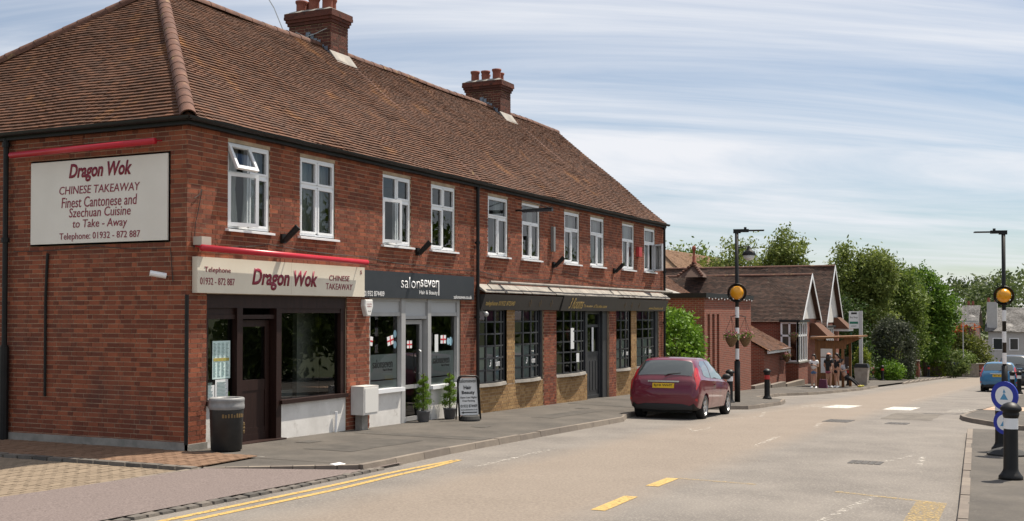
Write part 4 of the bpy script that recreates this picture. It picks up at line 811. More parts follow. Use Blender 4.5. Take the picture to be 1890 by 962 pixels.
# ------------------------------------------------------------------ zebra crossing beacons with street lanterns
AMB = mat('amber_globe', (.75, .33, .01), (.70, .30, .01), rough=.25)
def beacon(x, y, lab, toward, lantern):
    z = gz(x); t = thing('crossing_beacon', lab, 'beacon', (x, y, z), 0, 'striped crossing beacons'); b = MB(); b.cyl((x, y, z), (x, y, z+1.25), .085, n=14); b.cyl((x, y, z+1.25), (x, y, z+5.12), .055, n=14); b.build('pole', BLACK, t, True)
    for k in range(3): zz_ = z+1.30+k*.62; b = MB(); b.lathe([(.06, 0), (.06, .32)], (x, y, zz_), 14, cap=False); b.build('white_band', WHITE, t, True)
    n = (CAM-Vector((x, y, 2))); n.z = 0; n.normalize(); c = Vector((x, y, z+3.28))+n*.12
    b = MB(); b.sphere(c, .20, 18, k=12); b.build('globe', AMB, t, True)
    s_ = Vector((-n.y, n.x, 0)); b = MB(); up = Vector((0, 0, 1)); rings = []
    for rr, o_ in ((.215, -.10), (.285, -.10), (.285, -.02), (.265, .0), (.255, -.06), (.215, -.09)): rings.append([c+n*o_+(s_*math.cos(q)+up*math.sin(q))*rr for q in [2*math.pi*i/28 for i in range(28)]])
    b.ring_loft(rings, cap=False); b.build('shroud', BLACK, t, True)
    d = Vector(toward).normalized(); top = Vector((x, y, z+5.12)); b = MB(); b.box(-.1, .12, -.05, .05, -.06, .06, 0, Matrix.Translation(top) @ Matrix.Rotation(math.atan2(d.y, d.x), 4, 'Z'))
    M_ = Matrix.Translation(top) @ Matrix.Rotation(math.atan2(d.y, d.x), 4, 'Z'); b.box(.1, .35, -.07, .07, -.03, .06, 0, M_); b.box(.35, .8, -.11, .11, .0, .035, 0, M_); b.cyl(M_ @ Vector((.25, 0, .05)), M_ @ Vector((.25, 0, .12)), .04, n=8); b.build('lantern_arm', BLACK, t)
    if lantern:
        q = M_ @ Vector((.36, 0, -.62)); b = MB(); b.tube([top+Vector((0, 0, -.5)), M_ @ Vector((.2, 0, -.46)), M_ @ Vector((.36, 0, -.46)), q+Vector((0, 0, .12))], .018, 6); b.lathe([(.02, .18), (.05, .13), (.08, .06), (.17, .0), (.2, -.06), (.2, -.1)], tuple(q), 16, cap=False); b.build('bell_lantern', BLACK, t, True)
        b = MB(); b.lathe([(.18, -.07), (.16, -.16), (.1, -.24), (.02, -.26)], tuple(q), 14); b.build('lamp_bowl', mat('lamp_bowl', (.6, .62, .64), rough=.2), t, True)
beacon(20.0, -3.4, 'striped crossing beacon with bell lantern beside the red car', (.3, -1, 0), True); beacon(22.5, -10.62, 'striped crossing beacon on the right-hand pavement in front of the blue car', (-.25, 1, 0), False)
# ------------------------------------------------------------------ cars
ST = [(0, .40, .70, .73, .60, .72, .66), (.05, .29, .77, .82, .72, .93, .72), (.12, .25, .80, .845, .84, 1.02, .68), (.20, .23, .81, .855, .95, 1.16, .66), (.31, .22, .82, .86, .985, 1.31, .625), (.42, .22, .82, .862, .985, 1.415, .595), (.7, .20, .825, .864, .975, 1.475, .585), (1.2, .20, .825, .865, .95, 1.48, .585), (1.7, .20, .825, .865, .935, 1.475, .58), (2.15, .20, .825, .862, .92, 1.43, .57), (2.5, .20, .825, .86, .905, 1.28, .59), (2.9, .20, .82, .85, .89, 1.02, .66), (3.3, .20, .81, .84, .83, .92, .64), (3.65, .22, .78, .80, .73, .82, .60), (3.85, .26, .69, .71, .63, .72, .5), (3.95, .34, .52, .54, .54, .62, .4)]
SA = np.array(ST)
def sect(x):
    i = int(np.clip(np.searchsorted(SA[:, 0], x)-1, 0, len(SA)-2)); p1, p2 = SA[i], SA[i+1]; p0 = SA[max(i-1, 0)]; p3 = SA[min(i+2, len(SA)-1)]; h = p2[0]-p1[0]; t = (x-p1[0])/h
    m1 = (p2-p0)/(p2[0]-p0[0])*h; m2 = (p3-p1)/(p3[0]-p1[0])*h
    v = (2*t**3-3*t**2+1)*p1+(t**3-2*t**2+t)*m1+(-2*t**3+3*t**2)*p2+(t**3-t**2)*m2
    _, zb_, wb_, ws, zs, zt, wt = v; zs = min(zs, zt-.03); k = (zt-zs)
    return [(0, zb_), (wb_*.88, zb_), (wb_, zb_+.06), (ws*.995, zb_+(zs-zb_)*.38), (ws, zb_+(zs-zb_)*.72), (ws-.012, zs-.035), (ws-.05, zs), (ws-.05+(wt-ws+.08)*.5+.012*min(1, k*3), zs+k*.5), (wt+.02, zt-min(.07, k*.25)), (wt-.05, zt-min(.02, k*.08)), (wt*.5, zt+.002), (0, zt+.006)]
def surf(x, k):
    s = sect(x); i = min(int(k), len(s)-2); f = k-i; a = Vector((x, s[i][0], s[i][1])); b = Vector((x, s[i+1][0], s[i+1][1])); return a.lerp(b, f)
def patch(xs, ks, off, side=1):
    b = MB(); rows = []
    for x, (k0, k1) in xs:
        row = []
        for j in range(ks+1):
            k = k0+(k1-k0)*j/ks; p = surf(x, k); e = .01; n = (surf(min(x+e, 3.94), k)-surf(max(x-e, 0), k)).cross(surf(x, min(k+.05, 10.99))-surf(x, max(k-.05, 0)))
            n = -n.normalized() if n.length > 0 else Vector((0, 1, 0))
            if n.dot(p-Vector((1.9, 0, .7))) < 0: n = -n
            p = p+n*off; row.append((p.x, p.y*side, p.z))
        rows.append(row)
    b.ring_loft(rows, 0, close=False); return b
def car(name, label, paint, plate=None, group=None, front=False):
    t = thing(name, label, 'car', group=group); b = MB(); rings = []
    for x in [0, .02, .05, .09]+list(np.linspace(.13, 3.9, 56))+[3.95]:
        s = sect(x); rings.append([(x, y, z) for y, z in s]+[(x, -y, z) for y, z in s[-2:0:-1]])
    b.ring_loft(rings); body = b.build('body', [paint, mat('car_black', (.012, .012, .012), rough=.6)], t, True)
    cut = MB()
    for x in (.73, 3.22):
        for s in (-1, 1): cut.cyl((x, s*.60, .30), (x, s*1.1, .30), .335, n=36)
    co = cut.build('cutter', paint); mo = body.modifiers.new('arches', 'BOOLEAN'); mo.object = co; mo.operation = 'DIFFERENCE'; mo.solver = 'EXACT'
    me = bpy.data.meshes.new_from_object(body.evaluated_get(bpy.context.evaluated_depsgraph_get())); body.modifiers.clear(); body.data = me; bpy.data.objects.remove(co)
    for p in me.polygons:
        c = p.center; p.use_smooth = True
        if c.z < .37 and c.x < .25 or c.z < .27: p.material_index = 1
    CG = glass('car_glass', (.10, .12, .12), 2.0); me.set_sharp_from_angle(angle=R_(35)) if hasattr(me, 'set_sharp_from_angle') else None
    DARK = mat('car_interior', (.015, .016, .017), rough=.7)
    def win(xs, ks, nm, sides=(1, -1)):
        for s in sides: patch(xs, ks, .004, s).build(nm, mat('car_window', (.035, .045, .045), rough=.03, spec=1., coat=1.), t, True)
    L_ = lambda x0, x1, n, f: [(x, f(x)) for x in np.linspace(x0, x1, n)]
    win(L_(.72, 1.36, 8, lambda x: (6.15+max(0, (1.0-x))*.5, 7.9-max(0, .98-x)*1.6)), 4, 'rear_side_window'); win(L_(1.42, 2.72, 14, lambda x: (6.12, max(6.2, 7.9-max(0, x-2.3)*2.6))), 4, 'front_side_window')
    for s in (1, -1):
        patch(L_(.145, .40, 9, lambda x: (8.15 if x > .19 else 8.5, 11.)), 4, .004, s).build('rear_window', MATS['car_window'], t, True); patch(L_(2.25, 2.85, 9, lambda x: (8.4, 11.)), 4, .004, s).build('windscreen', MATS['car_window'], t, True)
        patch([(x, (a, c)) for x, a, c in ((.055, 5.5, 6.3), (.10, 5.4, 7.3), (.16, 5.35, 7.8), (.24, 5.5, 7.8), (.33, 6.0, 7.6), (.42, 6.5, 7.3))], 5, .007, s).build('tail_light', mat('tail_lamp', (.42, .012, .018), (.5, .02, .02), rough=.12, coat=1.), t, True)
        patch([(.02, (3.1, 3.5)), (.05, (3.0, 3.5))], 2, .006, s).build('reflector', MATS['tail_lamp'], t)
        m_ = MB(); m_.sphere((2.42, s*.97, 1.0), (.075, .11, .075), 12, k=8); m_.box(2.38, 2.46, s*.84 if s > 0 else -.9, .9 if s > 0 else -.84, .94, .99); m_.build('mirror', MATS['car_black'], t, True)
        h_ = MB(); h_.box(1.52, 1.7, s*.862 if s > 0 else -.895, .895 if s > 0 else -.862, .80, .83); h_.build('door_handle', paint, t)
        for x in (1.38, 2.72):
            d_ = MB(); rows = [[(x-.004, s*(surf(x, k).y+.003), surf(x, k).z), (x+.004, s*(surf(x, k).y+.003), surf(x, k).z)] for k in np.linspace(2.2, 6.1, 10)]; d_.ring_loft(rows, 0, close=False); d_.build('door_gap', DARK, t)
        patch(L_(3.6, 3.88, 6, lambda x: (4.6, 6.3)), 3, .006, s).build('headlight', mat('headlamp', (.6, .62, .65), rough=.1, coat=1.), t, True)
    for x in (.73, 3.22):
        for s in (1, -1):
            w = MB(); y0 = s*.655; y1 = s*.845
            prof = [(.20, 0), (.285, .0), (.302, .03), (.302, .155), (.285, .19), (.21, .19)]
            w.ring_loft([[(x+r*math.cos(q), y0+s*dy_, .305+r*math.sin(q)) for q in [2*math.pi*i/32 for i in range(32)]] for r, dy_ in prof], cap=False); tyre = w.build('wheel', mat('tyre', (.012, .012, .012), (.02, .02, .02), rough=.85), t, True)
            w = MB(); yo_ = y1-s*.03; w.ring_loft([[(x+r*math.cos(q), yo_-s*d_, .305+r*math.sin(q)) for q in [2*math.pi*i/32 for i in range(32)]] for r, d_ in ((.205, -.025), (.19, .0), (.18, .05), (.02, .06))], cap=False)
            for k in range(5):
                for j in (-.13, .13):
                    a = k*2*math.pi/5+j+.3; M_ = Matrix.Translation((x, yo_, .305)) @ Matrix.Rotation(a, 4, 'Y'); w.box(.03, .195, -.012, .012, -.016, .016, 0, M_)
            w.lathe([(.001, -.012), (.045, -.012), (.045, .012), (.001, .012)], (0, 0, 0), 12); w.v = w.v[:-48]+[(x+a_, yo_+c_*1.2, .305+b_) for a_, b_, c_ in w.v[-48:]]
            w.build('rim', mat('alloy', (.42, .42, .43), (.5, .5, .5), rough=.35, metal=.6), tyre, True)
    u_ = MB(); u_.box(.3, 3.6, -.6, .6, .17, .3); u_.build('underbody', DARK, t)
    bp_ = MB(); bp_.ring_loft([[(-.018+.06*(abs(y)/.7)**3, y, .24+.02*abs(y)), (-.03+.06*(abs(y)/.7)**3, y, .32), (-.012+.06*(abs(y)/.7)**3, y, .39)] for y in np.linspace(-.7, .7, 15)], 0, close=False); bp_.build('bumper_trim', MATS['car_black'], t, True)
    if plate:
        p_ = MB(); p_.box(-.008, .03, -.26, .26, .755, .87); po = p_.build('number_plate', mat('plate_yellow', (.75, .48, .02), rough=.4), t); (text(plate, 'plate_lettering', LETK, po, (.225, -.225, .782, .848), lambda u, v, n: (-.011, u, v), bold=.01) if plate != 'unreadable' else marks('plate_print', LETK, po, (.22, -.22, .79, .84), lambda u, v, n: (-.011, u, v), 7))
    c_ = MB(); c_.box(.02, .062, -.38, .38, .895, .93); c_.build('chrome_strip', mat('chrome', (.6, .6, .6), rough=.2, metal=1.), t)
    w_ = MB(); w_.tube([(.10, .0, 1.05), (.14, -.1, 1.085), (.17, -.38, 1.11)], .012, 6); w_.build('wiper', MATS['car_black'], t)
    return t
c = car('parked_car', 'dark red three-door hatchback parked at the kerb outside the restaurant', mat('red_paint', (.125, .004, .02), (.135, .005, .022), rough=.4, coat=1., spec=.3), 'SJ10 WHT')
c.location = (12.25, -3.62, rz(12.9)); c.rotation_euler = (0, .033, R_(2.5))
c = car('parked_car', 'blue hatchback parked on the right beyond the crossing', mat('blue_paint', (.01, .13, .28), (.012, .14, .3), rough=.3, coat=1.), 'unreadable')
c.location = (46.6, -9.35, rz(47)); c.rotation_euler = (0, .038, R_(-1)); c.scale = (1, 1, 1.0)
c = car('parked_van', 'dark people carrier parked behind the blue hatchback', mat('navy_paint', (.012, .016, .025), rough=.35, coat=1.)); c['category'] = 'van'
c.location = (54.0, -9.8, rz(55)); c.rotation_euler = (0, .038, R_(-1)); c.scale = (1.2, 1.06, 1.28)
c = car('parked_car', 'bright red car parked behind the gate pier, only its roof showing', mat('scarlet_paint', (.35, .02, .03), rough=.3, coat=1.)); c.location = (93, .2, gz(95)-.1); c.rotation_euler = (0, .038, R_(65))
# ------------------------------------------------------------------ brick hall beyond the terrace
def brick_tex():
    m = bpy.data.materials.new('far_brick'); m.use_nodes = True; t = m.node_tree; l = t.links.new; b = t.nodes['Principled BSDF']; g = N(t, 'ShaderNodeNewGeometry'); s = N(t, 'ShaderNodeSeparateXYZ'); l(g.outputs['Position'], s.inputs[0])
    a = N(t, 'ShaderNodeMath', operation='ADD'); l(s.outputs[0], a.inputs[0]); l(s.outputs[1], a.inputs[1]); c = N(t, 'ShaderNodeCombineXYZ'); l(a.outputs[0], c.inputs[0]); l(s.outputs[2], c.inputs[1])
    k = N(t, 'ShaderNodeTexBrick', ins={'Color1': (.26, .06, .032, 1), 'Color2': (.17, .042, .025, 1), 'Mortar': (.27, .18, .13, 1), 'Scale': 1., 'Mortar Size': .009, 'Brick Width': .225, 'Row Height': .075}); l(c.outputs[0], k.inputs['Vector']); l(k.outputs[0], b.inputs['Base Color']); b.inputs['Roughness'].default_value = .9
    bn = N(t, 'ShaderNodeBump', ins={'Strength': .5, 'Distance': .01}); iv = N(t, 'ShaderNodeMath', operation='SUBTRACT'); iv.inputs[0].default_value = 1; l(k.outputs[1], iv.inputs[1]); l(iv.outputs[0], bn.inputs['Height']); l(bn.outputs[0], b.inputs['Normal']); return m
FB = brick_tex(); DTILE = mat('dark_clay_tile', (.028, .016, .012), (.095, .05, .035), rough=.9, scale=7, island=.7, dirt=((.2, .17, .13), 3, .62, .75))
TILE_SAVE = TILE
H1 = thing('brick_annex', 'flat-roofed red brick annex with three tall slot windows', 'building', (28.4, 0, gz(28)))
b = MB(); wall_sheet(b, (28.35, 35.5), -1.8, 2.72, [(28.75, 29.1, -.6, 2.1), (29.4, 29.75, -.6, 2.1), (30.05, 30.4, -.6, 2.1)], FF, 0); b.face([(28.35, 0, -1.8), (28.35, 7, -1.8), (28.35, 7, 2.72), (28.35, 0, 2.72)]); b.face([(35.5, 0, -1.8), (35.5, 7, -1.8), (35.5, 7, 2.72), (35.5, 0, 2.72)]); b.build('wall', FB, H1)
b = MB(); b.box(28.25, 35.6, -.1, 7, 2.72, 2.9); b.build('parapet', BLACK, H1)
for x in (28.75, 29.4, 30.05): pane(H1, x, x+.35, -.6, 2.1, .1, GLASSD, 'slot_window')
b = MB(); b.box(28.4, 35.4, .12, 6.9, -1.5, 2.6); b.build('interior', INTER, H1)
for i in range(16): b = MB(); b.sphere((28.5+i*.44, -.14, 2.70-.03*(i % 2)), .028, 8, k=5); b.build('string_bulb', LETW, H1)
for y in (1.2, 3.6): b = MB(); b.hexa([(28.5, y, 2.9), (29.5, y, 2.9), (29.5, y+1.4, 2.9), (28.5, y+1.4, 2.9), (28.95, y+.6, 3.12), (29.05, y+.6, 3.12), (29.05, y+.8, 3.12), (28.95, y+.8, 3.12)]); b.build('rooflight', LEAD, H1)
b = MB(); b.box(28.15, 28.33, 1.0, 1.5, 1.6, 1.85); b.build('wall_lamp', WHITE, H1)
b = MB(); b.box(28.0, 28.04, .32, .95, .2, 1.25); NB = solo(b, 'notice_board', LETW, 'white notice board with black lettering beside the laurel bush', 'notice board'); 
nb_ = lambda u, v, n: (27.996, u, v)
text('K', 'lettering', LETK, NB, (.52, .37, .98, 1.18), nb_); marks('small_print', LETK, NB, (.8, .5, .72, .82), nb_, 3); marks('small_print', LETK, NB, (.8, .38, .5, .57), nb_, 6); marks('small_print', LETK, NB, (.85, .38, .34, .42), nb_, 7)
# bush
def bush(name, label, c, r, n, size, m, cat='bush', core=True, clumps=90, trunk=False, group=None):
    t = thing(name, label, cat, (c[0], c[1], gz(c[0])), 0, group); b = MB(); C = []
    for _ in range(clumps):
        d = Vector((random.gauss(0, 1), random.gauss(0, 1), random.gauss(0, 1))).normalized()*random.uniform(.55, 1.0)**.6; C.append((c[0]+d.x*r[0], c[1]+d.y*r[1], c[2]+d.z*r[2]))
    leaves(b, C, n, min(r)*.16, size); b.build('foliage', m, t)
    b = MB()
    for k in range(5): a = k*1.3; b.tube([(c[0]+.1*math.cos(a), c[1]+.1*math.sin(a), gz(c[0])-.1), (c[0]+.4*r[0]*math.cos(a), c[1]+.4*r[1]*math.sin(a), c[2]), (c[0]+.6*r[0]*math.cos(a), c[1]+.6*r[1]*math.sin(a), c[2]+.5*r[2])], [.05, .03, .01], 6)
    b.build('stem', MATS['bark'], t); return t
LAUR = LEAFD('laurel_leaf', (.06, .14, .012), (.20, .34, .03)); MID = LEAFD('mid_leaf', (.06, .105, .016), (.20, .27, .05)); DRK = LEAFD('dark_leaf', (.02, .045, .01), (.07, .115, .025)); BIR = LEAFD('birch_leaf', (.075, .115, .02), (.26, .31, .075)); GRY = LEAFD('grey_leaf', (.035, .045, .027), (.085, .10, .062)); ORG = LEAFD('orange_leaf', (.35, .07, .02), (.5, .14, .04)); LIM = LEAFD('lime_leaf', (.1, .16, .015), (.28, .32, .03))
bush('laurel_bush', 'bright green laurel bush between the terrace and the brick annex', (26.0, .45, .75), (1.75, .9, 1.5), 9000, .085, LAUR, clumps=260)
# hall: two front gables, ridges running back from the street
H2 = thing('village_hall', 'brick village hall with steep tiled roof, white gables and bay windows', 'building', (48, 1, gz(48)))
def gable_wing(xc, zr, xl, xr, ze, y0, y1, zg, tc):
    global TILE
    b = MB(); b.face([(xl, y0+.3, zg), (xr, y0+.3, zg), (xr, y0+.3, ze), (xc, y0+.3, zr-.1), (xl, y0+.3, ze)]); b.face([(xl+.1, y0+.3, zg), (xl+.1, y1, zg), (xl+.1, y1, ze+.1), (xl+.1, y0+.3, ze+.1)]); b.face([(xr-.1, y0+.3, zg), (xr-.1, y1, zg), (xr-.1, y1, ze), (xr-.1, y0+.3, ze)]); b.build('wall', FB, H2)
    b = MB(); b.face([(xl+.1, y0+.27, ze+.1), (xr-.1, y0+.27, ze+.1), (xc, y0+.27, zr-.15)]); b.build('gable_infill', RENDER, H2)
    rb = MB(); rb.face([(xl, y0, ze-.03), (xc, y0, zr-.03), (xc, y1, zr-.03), (xl, y1, ze-.03)]); rb.face([(xr, y0, ze-.03), (xr, y1, ze-.03), (xc, y1, zr-.03), (xc, y0, zr-.03)]); ro = rb.build('roof', DTILE, H2)
    d = Vector((xc-xl, 0, zr-ze)); ln = d.length; d.normalize(); TILE = DTILE; tiles(ro, Vector((xl, y1, ze)), Vector((0, -1, 0)), d, Vector((-d.z, 0, d.x)), lambda v: (0, y1-y0), ln, 0, .015); TILE = TILE_SAVE
    for xe, s in ((xl, 1), (xr, -1)):
        b = MB(); b.hexa([(xe, y0-.03, ze-.22), (xe+s*.06, y0-.03, ze-.16), (xe+s*.06, y0, ze-.16), (xe, y0, ze-.22), (xe, y0-.03, ze+.02), (xc, y0-.03, zr+.05), (xc, y0, zr+.05), (xe, y0, ze+.02)]); b.v[1] = (xc, y0-.03, zr-.2); b.v[2] = (xc, y0, zr-.2); b.build('bargeboard', WHITE, H2)
    for i in range(int((y1-y0)/.45)): half_tile(ro, Vector((xc, y0+i*.45, zr-.05)), Vector((0, 1, 0)), Vector((0, 0, 1)), .11, .46, 'ridge_tile', HIPT)
    return ro
r1 = gable_wing(50.45, 4.3, 47.8, 53.1, 1.75, .25, 10.5, -2.6, 0); r2 = gable_wing(57.6, 5.05, 54.7, 60.5, 1.5, .25, 11.5, -3.2, 0)
for x0, x1, z0, z1 in ((47.0, 49.4, -.42, 1.68), (54.9, 57.4, -.6, 1.3)):
    b = MB(); b.box(x0, x1, .32, 1.3, -2.8, z0-.06); b.build('bay_base', FB, H2); b = MB(); b.box(x0-.06, x1+.06, .26, 1.3, z0-.06, z0+.02); b.build('bay_sill', CONC, H2)
    f = MB(); zt = z0+(z1-z0)*.66; fx = lambda u, w, n: (x0-n, u, w)
    for u0, u1, fr in ((x0, x1, lambda u, w, n: (u, .33-n, w)), (.33, 1.25, fx)):
        rectframe(f, u0, u1, z0, z1, .09, 0, .08, fr=fr); rectframe(f, u0, u1, zt-.05, zt+.05, .05, 0, .08, fr=fr)
        k = 3 if u1-u0 > 2 else 1
        for i in range(1, k+1): um = u0+(u1-u0)*i/(k+1); rectframe(f, um-.045, um+.045, z0+.05, z1-.05, .045, 0, .08, fr=fr)
    f.build('bay_window', WHITE, H2); g = MB(); g.face([(x0, .37, z0), (x1, .37, z0), (x1, .37, z1), (x0, .37, z1)]); g.build('bay_glass', GLASSD, H2); g = MB(); g.face([(x0+.04, .33, z0), (x0+.04, 1.25, z0), (x0+.04, 1.25, z1), (x0+.04, .33, z1)]); g.build('bay_glass', GLASSD, H2)
    b = MB(); b.box(x0+.2, x1-.1, .9, 1.25, z0, z1); b.build('interior', INTER, H2)
    b = MB(); b.box(x0-.1, x1+.1, .2, 1.3, z1, z1+.12); b.build('bay_head', BLACK, H2)
for x0, x1, z0 in ((51.0, 53.4, .9), (58.2, 60.2, 1.2)):   # small tiled canopies
    b = MB(); b.hexa([(x0, -.45, z0), (x1, -.45, z0), (x1, .5, z0), (x0, .5, z0), (x0+.3, .3, z0+.7), (x1-.3, .3, z0+.7), (x1-.3, .5, z0+.7), (x0+.3, .5, z0+.7)]); b.build('porch_roof', TILE, H2); b = MB(); b.box(x0+.1, x1-.1, -.4, .5, z0-.14, z0); b.build('porch_beam', WHITE, H2)
b = MB(); b.box(53.0, 55, .5, 1.2, -2.6, 1.6); b.build('link_wall', FB, H2)
# lean-to with a tiled monopitch
b = MB(); X0, X1 = 41.2, 45.9
b.face([(X0, .75, -2), (X0, 4.2, -2), (X0, 4.2, 2.3), (X0, .75, .42)]); b.face([(X0, .75, -2), (X1, .75, -2), (X1, .75, .42), (X0, .75, .42)]); b.face([(X1, .75, -2), (X1, 4.2, -2), (X1, 4.2, 2.3), (X1, .75, .42)]); b.build('lean_to_wall', FB, H2)
rb = MB(); dl = Vector((0, 3.6, 1.96)); ln = dl.length; dl.normalize(); rb.face([(X0-.1, .6, .33), (X1+.1, .6, .33), (X1+.1, 4.2, 2.29), (X0-.1, 4.2, 2.29)]); ro = rb.build('lean_to_roof', DTILE, H2); tiles(ro, Vector((X0-.12, .55, .36)), Vector((1, 0, 0)), dl, Vector((0, -dl.z, dl.y)), lambda v: (0, X1-X0+.24), ln, 0, .01)
b = MB(); b.box(X0-.05, X1+.1, .52, .6, .2, .38); b.build('lean_to_fascia', WHITE, H2)
b = MB(); b.box(36, 48, 3.6, 4.0, -2, 1.7); b.build('rear_link_wall', FB, H2)
# big rear roof with gablet and finial
rb = MB(); rb.face([(36, 4.2, 1.6), (48, 4.2, 1.6), (49.5, 8.3, 4.2), (36, 8.3, 4.2)]); ro = rb.build('rear_roof', DTILE, H2); dl = Vector((0, 4.1, 2.6)); ln = dl.length; dl.normalize(); tiles(ro, Vector((36, 4.2, 1.65)), Vector((1, 0, 0)), dl, Vector((0, -dl.z, dl.y)), lambda v: (0, 12+v*.3), ln, 0, .01)
TERR = mat('terracotta', (.20, .06, .04)); FX, FY, FZ = 50.2, 6.9, 4.4
b = MB(); b.face([(FX-.9, FY-.75, FZ-.2), (FX+.5, FY-.75, FZ-.2), (FX, FY, FZ+.6)]); b.face([(FX-.9, FY-.75, FZ-.2), (FX, FY, FZ+.6), (FX-.9, FY+.75, FZ-.2)]); b.face([(FX+.5, FY-.75, FZ-.2), (FX+.5, FY+.75, FZ-.2), (FX, FY, FZ+.6)]); b.build('gablet', DTILE, H2)
for s in (-1, 1):
    for k in range(7): p = Vector((FX-.1, FY, FZ+.62)).lerp(Vector((FX-.9, FY+s*.8, FZ-.2)), k/7); b = MB(); b.sphere(p, (.1, .1, .08), 8, k=5); b.build('hip_tile', HIPT, H2)
b = MB(); b.lathe([(.16, 0), (.14, .2), (.09, .25), (.1, .5), (.06, .55), (.07, .85), (.12, .9), (.13, 1.0), (.09, 1.1), (.02, 1.14)], (FX, FY, FZ+.5), 12); b.build('finial', mat('finial_red', (.26, .07, .04), rough=.8), H2, True)
t = thing('tan_roofed_house', 'house behind the hall with a pale tan tiled roof', 'building', (72, 14, gz(72)))
b = MB(); b.box(62, 84, 9.8, 18, -3.5, 3.4); b.build('wall', FB, t); b = MB(); b.face([(61, 9.3, 3.3), (85, 9.3, 3.3), (81, 14, 6.8), (65, 14, 6.8)]); b.face([(61, 9.3, 3.3), (65, 14, 6.8), (61, 18.7, 3.3)]); ro = b.build('roof', mat('tan_tile', (.20, .12, .07), (.3, .19, .115), rough=.9, scale=4), t); TILE = mat('tan_tiles', (.17, .10, .06), (.33, .2, .12), rough=.9, scale=6, island=.6); dl = Vector((0, 4.7, 3.5)).normalized(); tiles(ro, Vector((61, 9.3, 3.35)), Vector((1, 0, 0)), dl, Vector((0, -dl.z, dl.y)), lambda v: (v*.68, 24-v*.68), 5.8, 0, .01); TILE = TILE_SAVE
# hanging baskets
FLW = mat('flower_mix', (.5, .05, .12), (.65, .35, .4), rough=.7, scale=40, island=.8)
def basket(x, y, z, lab, wallmount=False):
    t = thing('flower_basket', lab, 'flower basket', (x, y, z-.3), 0, 'flower baskets'); b = MB(); b.lathe([(.05, -.28), (.11, -.2), (.17, -.08), (.18, 0), (.14, .03)], (x, y, z), 14); b.build('basket', mat('coir', (.12, .07, .035), (.2, .12, .06), rough=.95, scale=20), t)
    b = MB(); leaves(b, [(x+.15*math.cos(a), y+.15*math.sin(a), z+.05) for a in np.linspace(0, 6.2, 14)]+[(x, y, z+.12)], 260, .055, .035); b.build('foliage', MID, t); b = MB(); leaves(b, [(x+.14*math.cos(a), y+.14*math.sin(a), z+.1) for a in np.linspace(0, 6.2, 14)]+[(x, y, z+.16)], 160, .05, .03); b.build('flowers', FLW, t)
    b = MB()
    if wallmount: b.box(x-.2, x+.2, y+.1, y+.3, z-.15, z-.1)
    else:
        for k in range(3): a = k*2.1; b.tube([(x+.25*math.cos(a), y+.25*math.sin(a), z), (x, y, z+.6)], .006, 4)
    b.build('chains', BLACK, t)
basket(20.0-.28, -3.4+.1, gz(20)+1.95, 'flower basket hanging on the left of the crossing pole'); basket(20.0+.33, -3.4-.16, gz(20)+1.95, 'flower basket hanging on the right of the crossing pole')
basket(44.6, .42, -.05, 'wall basket of pink flowers on the lean-to front', True); basket(46.75, .5, .95, 'flower basket hanging in front of the hall bay window')
b = MB(); X0 = 20.0; b.tube([(X0-.32, -3.4+.12, gz(20)+2.56), (X0, -3.4, gz(20)+2.62), (X0+.36, -3.4-.18, gz(20)+2.56)], .012, 6); solo(b, 'basket_arm', BLACK, 'thin black crossbar on the crossing pole carrying two flower baskets', 'bracket')
for i, (x0, x1, y) in enumerate(((36.2, 39.2, .0), (39.3, 42.2, -.05), (42.3, 46.5, -.1))): b = MB(); b.box(x0, x1, y, y+.25, gz(x0)-.4, gz(x0)+.14); b.build('low_kerb_wall', KERB, H2)
# ------------------------------------------------------------------ bus shelter, stop, bin
TIM = mat('shelter_timber', (.15, .06, .016), (.24, .105, .03), rough=.6, scale=3, stretch=(5, 5, .6), bump=.2)
SX0, SX1, SY0, SY1 = 44.3, 46.6, -2.45, -1.05; sz = gz(46)
t = thing('bus_shelter', 'orange-brown timber bus shelter with a sloping canopy', 'bus shelter', (46, -1.8, sz))
for i in range(9): b = MB(); y = SY1-i*.168; b.box(SX0, SX0+.05, y-.162, y, sz-.2, sz+2.35) if i < 6 else b.box(SX0, SX0+.05, y-.162, y, sz+1.95, sz+2.35); b.build('side_board', TIM, t)
for x, y in ((SX0, SY0), (SX1-.12, SY0), (SX0, SY1-.12), (SX1-.12, SY1-.12)): b = MB(); b.box(x-.02, x+.12, y, y+.12, sz-.3, sz+2.4); b.build('post', TIM, t)
b = MB(); b.box(SX0, SX1, SY1-.05, SY1, sz-.2, sz+2.4); b.build('back_board', TIM, t); b = MB(); b.hexa([(SX0-.3, SY0-.75, sz+2.52), (SX1+.3, SY0-.75, sz+2.52), (SX1+.3, SY1+.2, sz+2.4), (SX0-.3, SY1+.2, sz+2.4), (SX0-.3, SY0-.75, sz+2.6), (SX1+.3, SY0-.75, sz+2.6), (SX1+.3, SY1+.2, sz+2.52), (SX0-.3, SY1+.2, sz+2.52)]); b.build('roof', TIM, t)
b = MB(); b.face([(SX0-.03, SY0-.9, sz+2.5), (SX0-.03, SY0, sz+2.1), (SX0-.03, SY0, sz+2.5)]); b.face([(SX0+.02, SY0-.9, sz+2.5), (SX0+.02, SY0, sz+2.5), (SX0+.02, SY0, sz+2.1)]); b.build('curved_brace', TIM, t); b = MB(); b.box(SX0+.3, SX1-.2, SY1-.5, SY1-.08, sz+.42, sz+.48); b.build('bench', TIM, t)
for z0, z1, m in ((1.55, 1.95, SIGNW), (.75, 1.5, PAPERW)): b = MB(); b.box(SX0-.022, SX0-.012, SY1-.85, SY1-.28, sz+z0, sz+z1); b.build('notice', m, t)
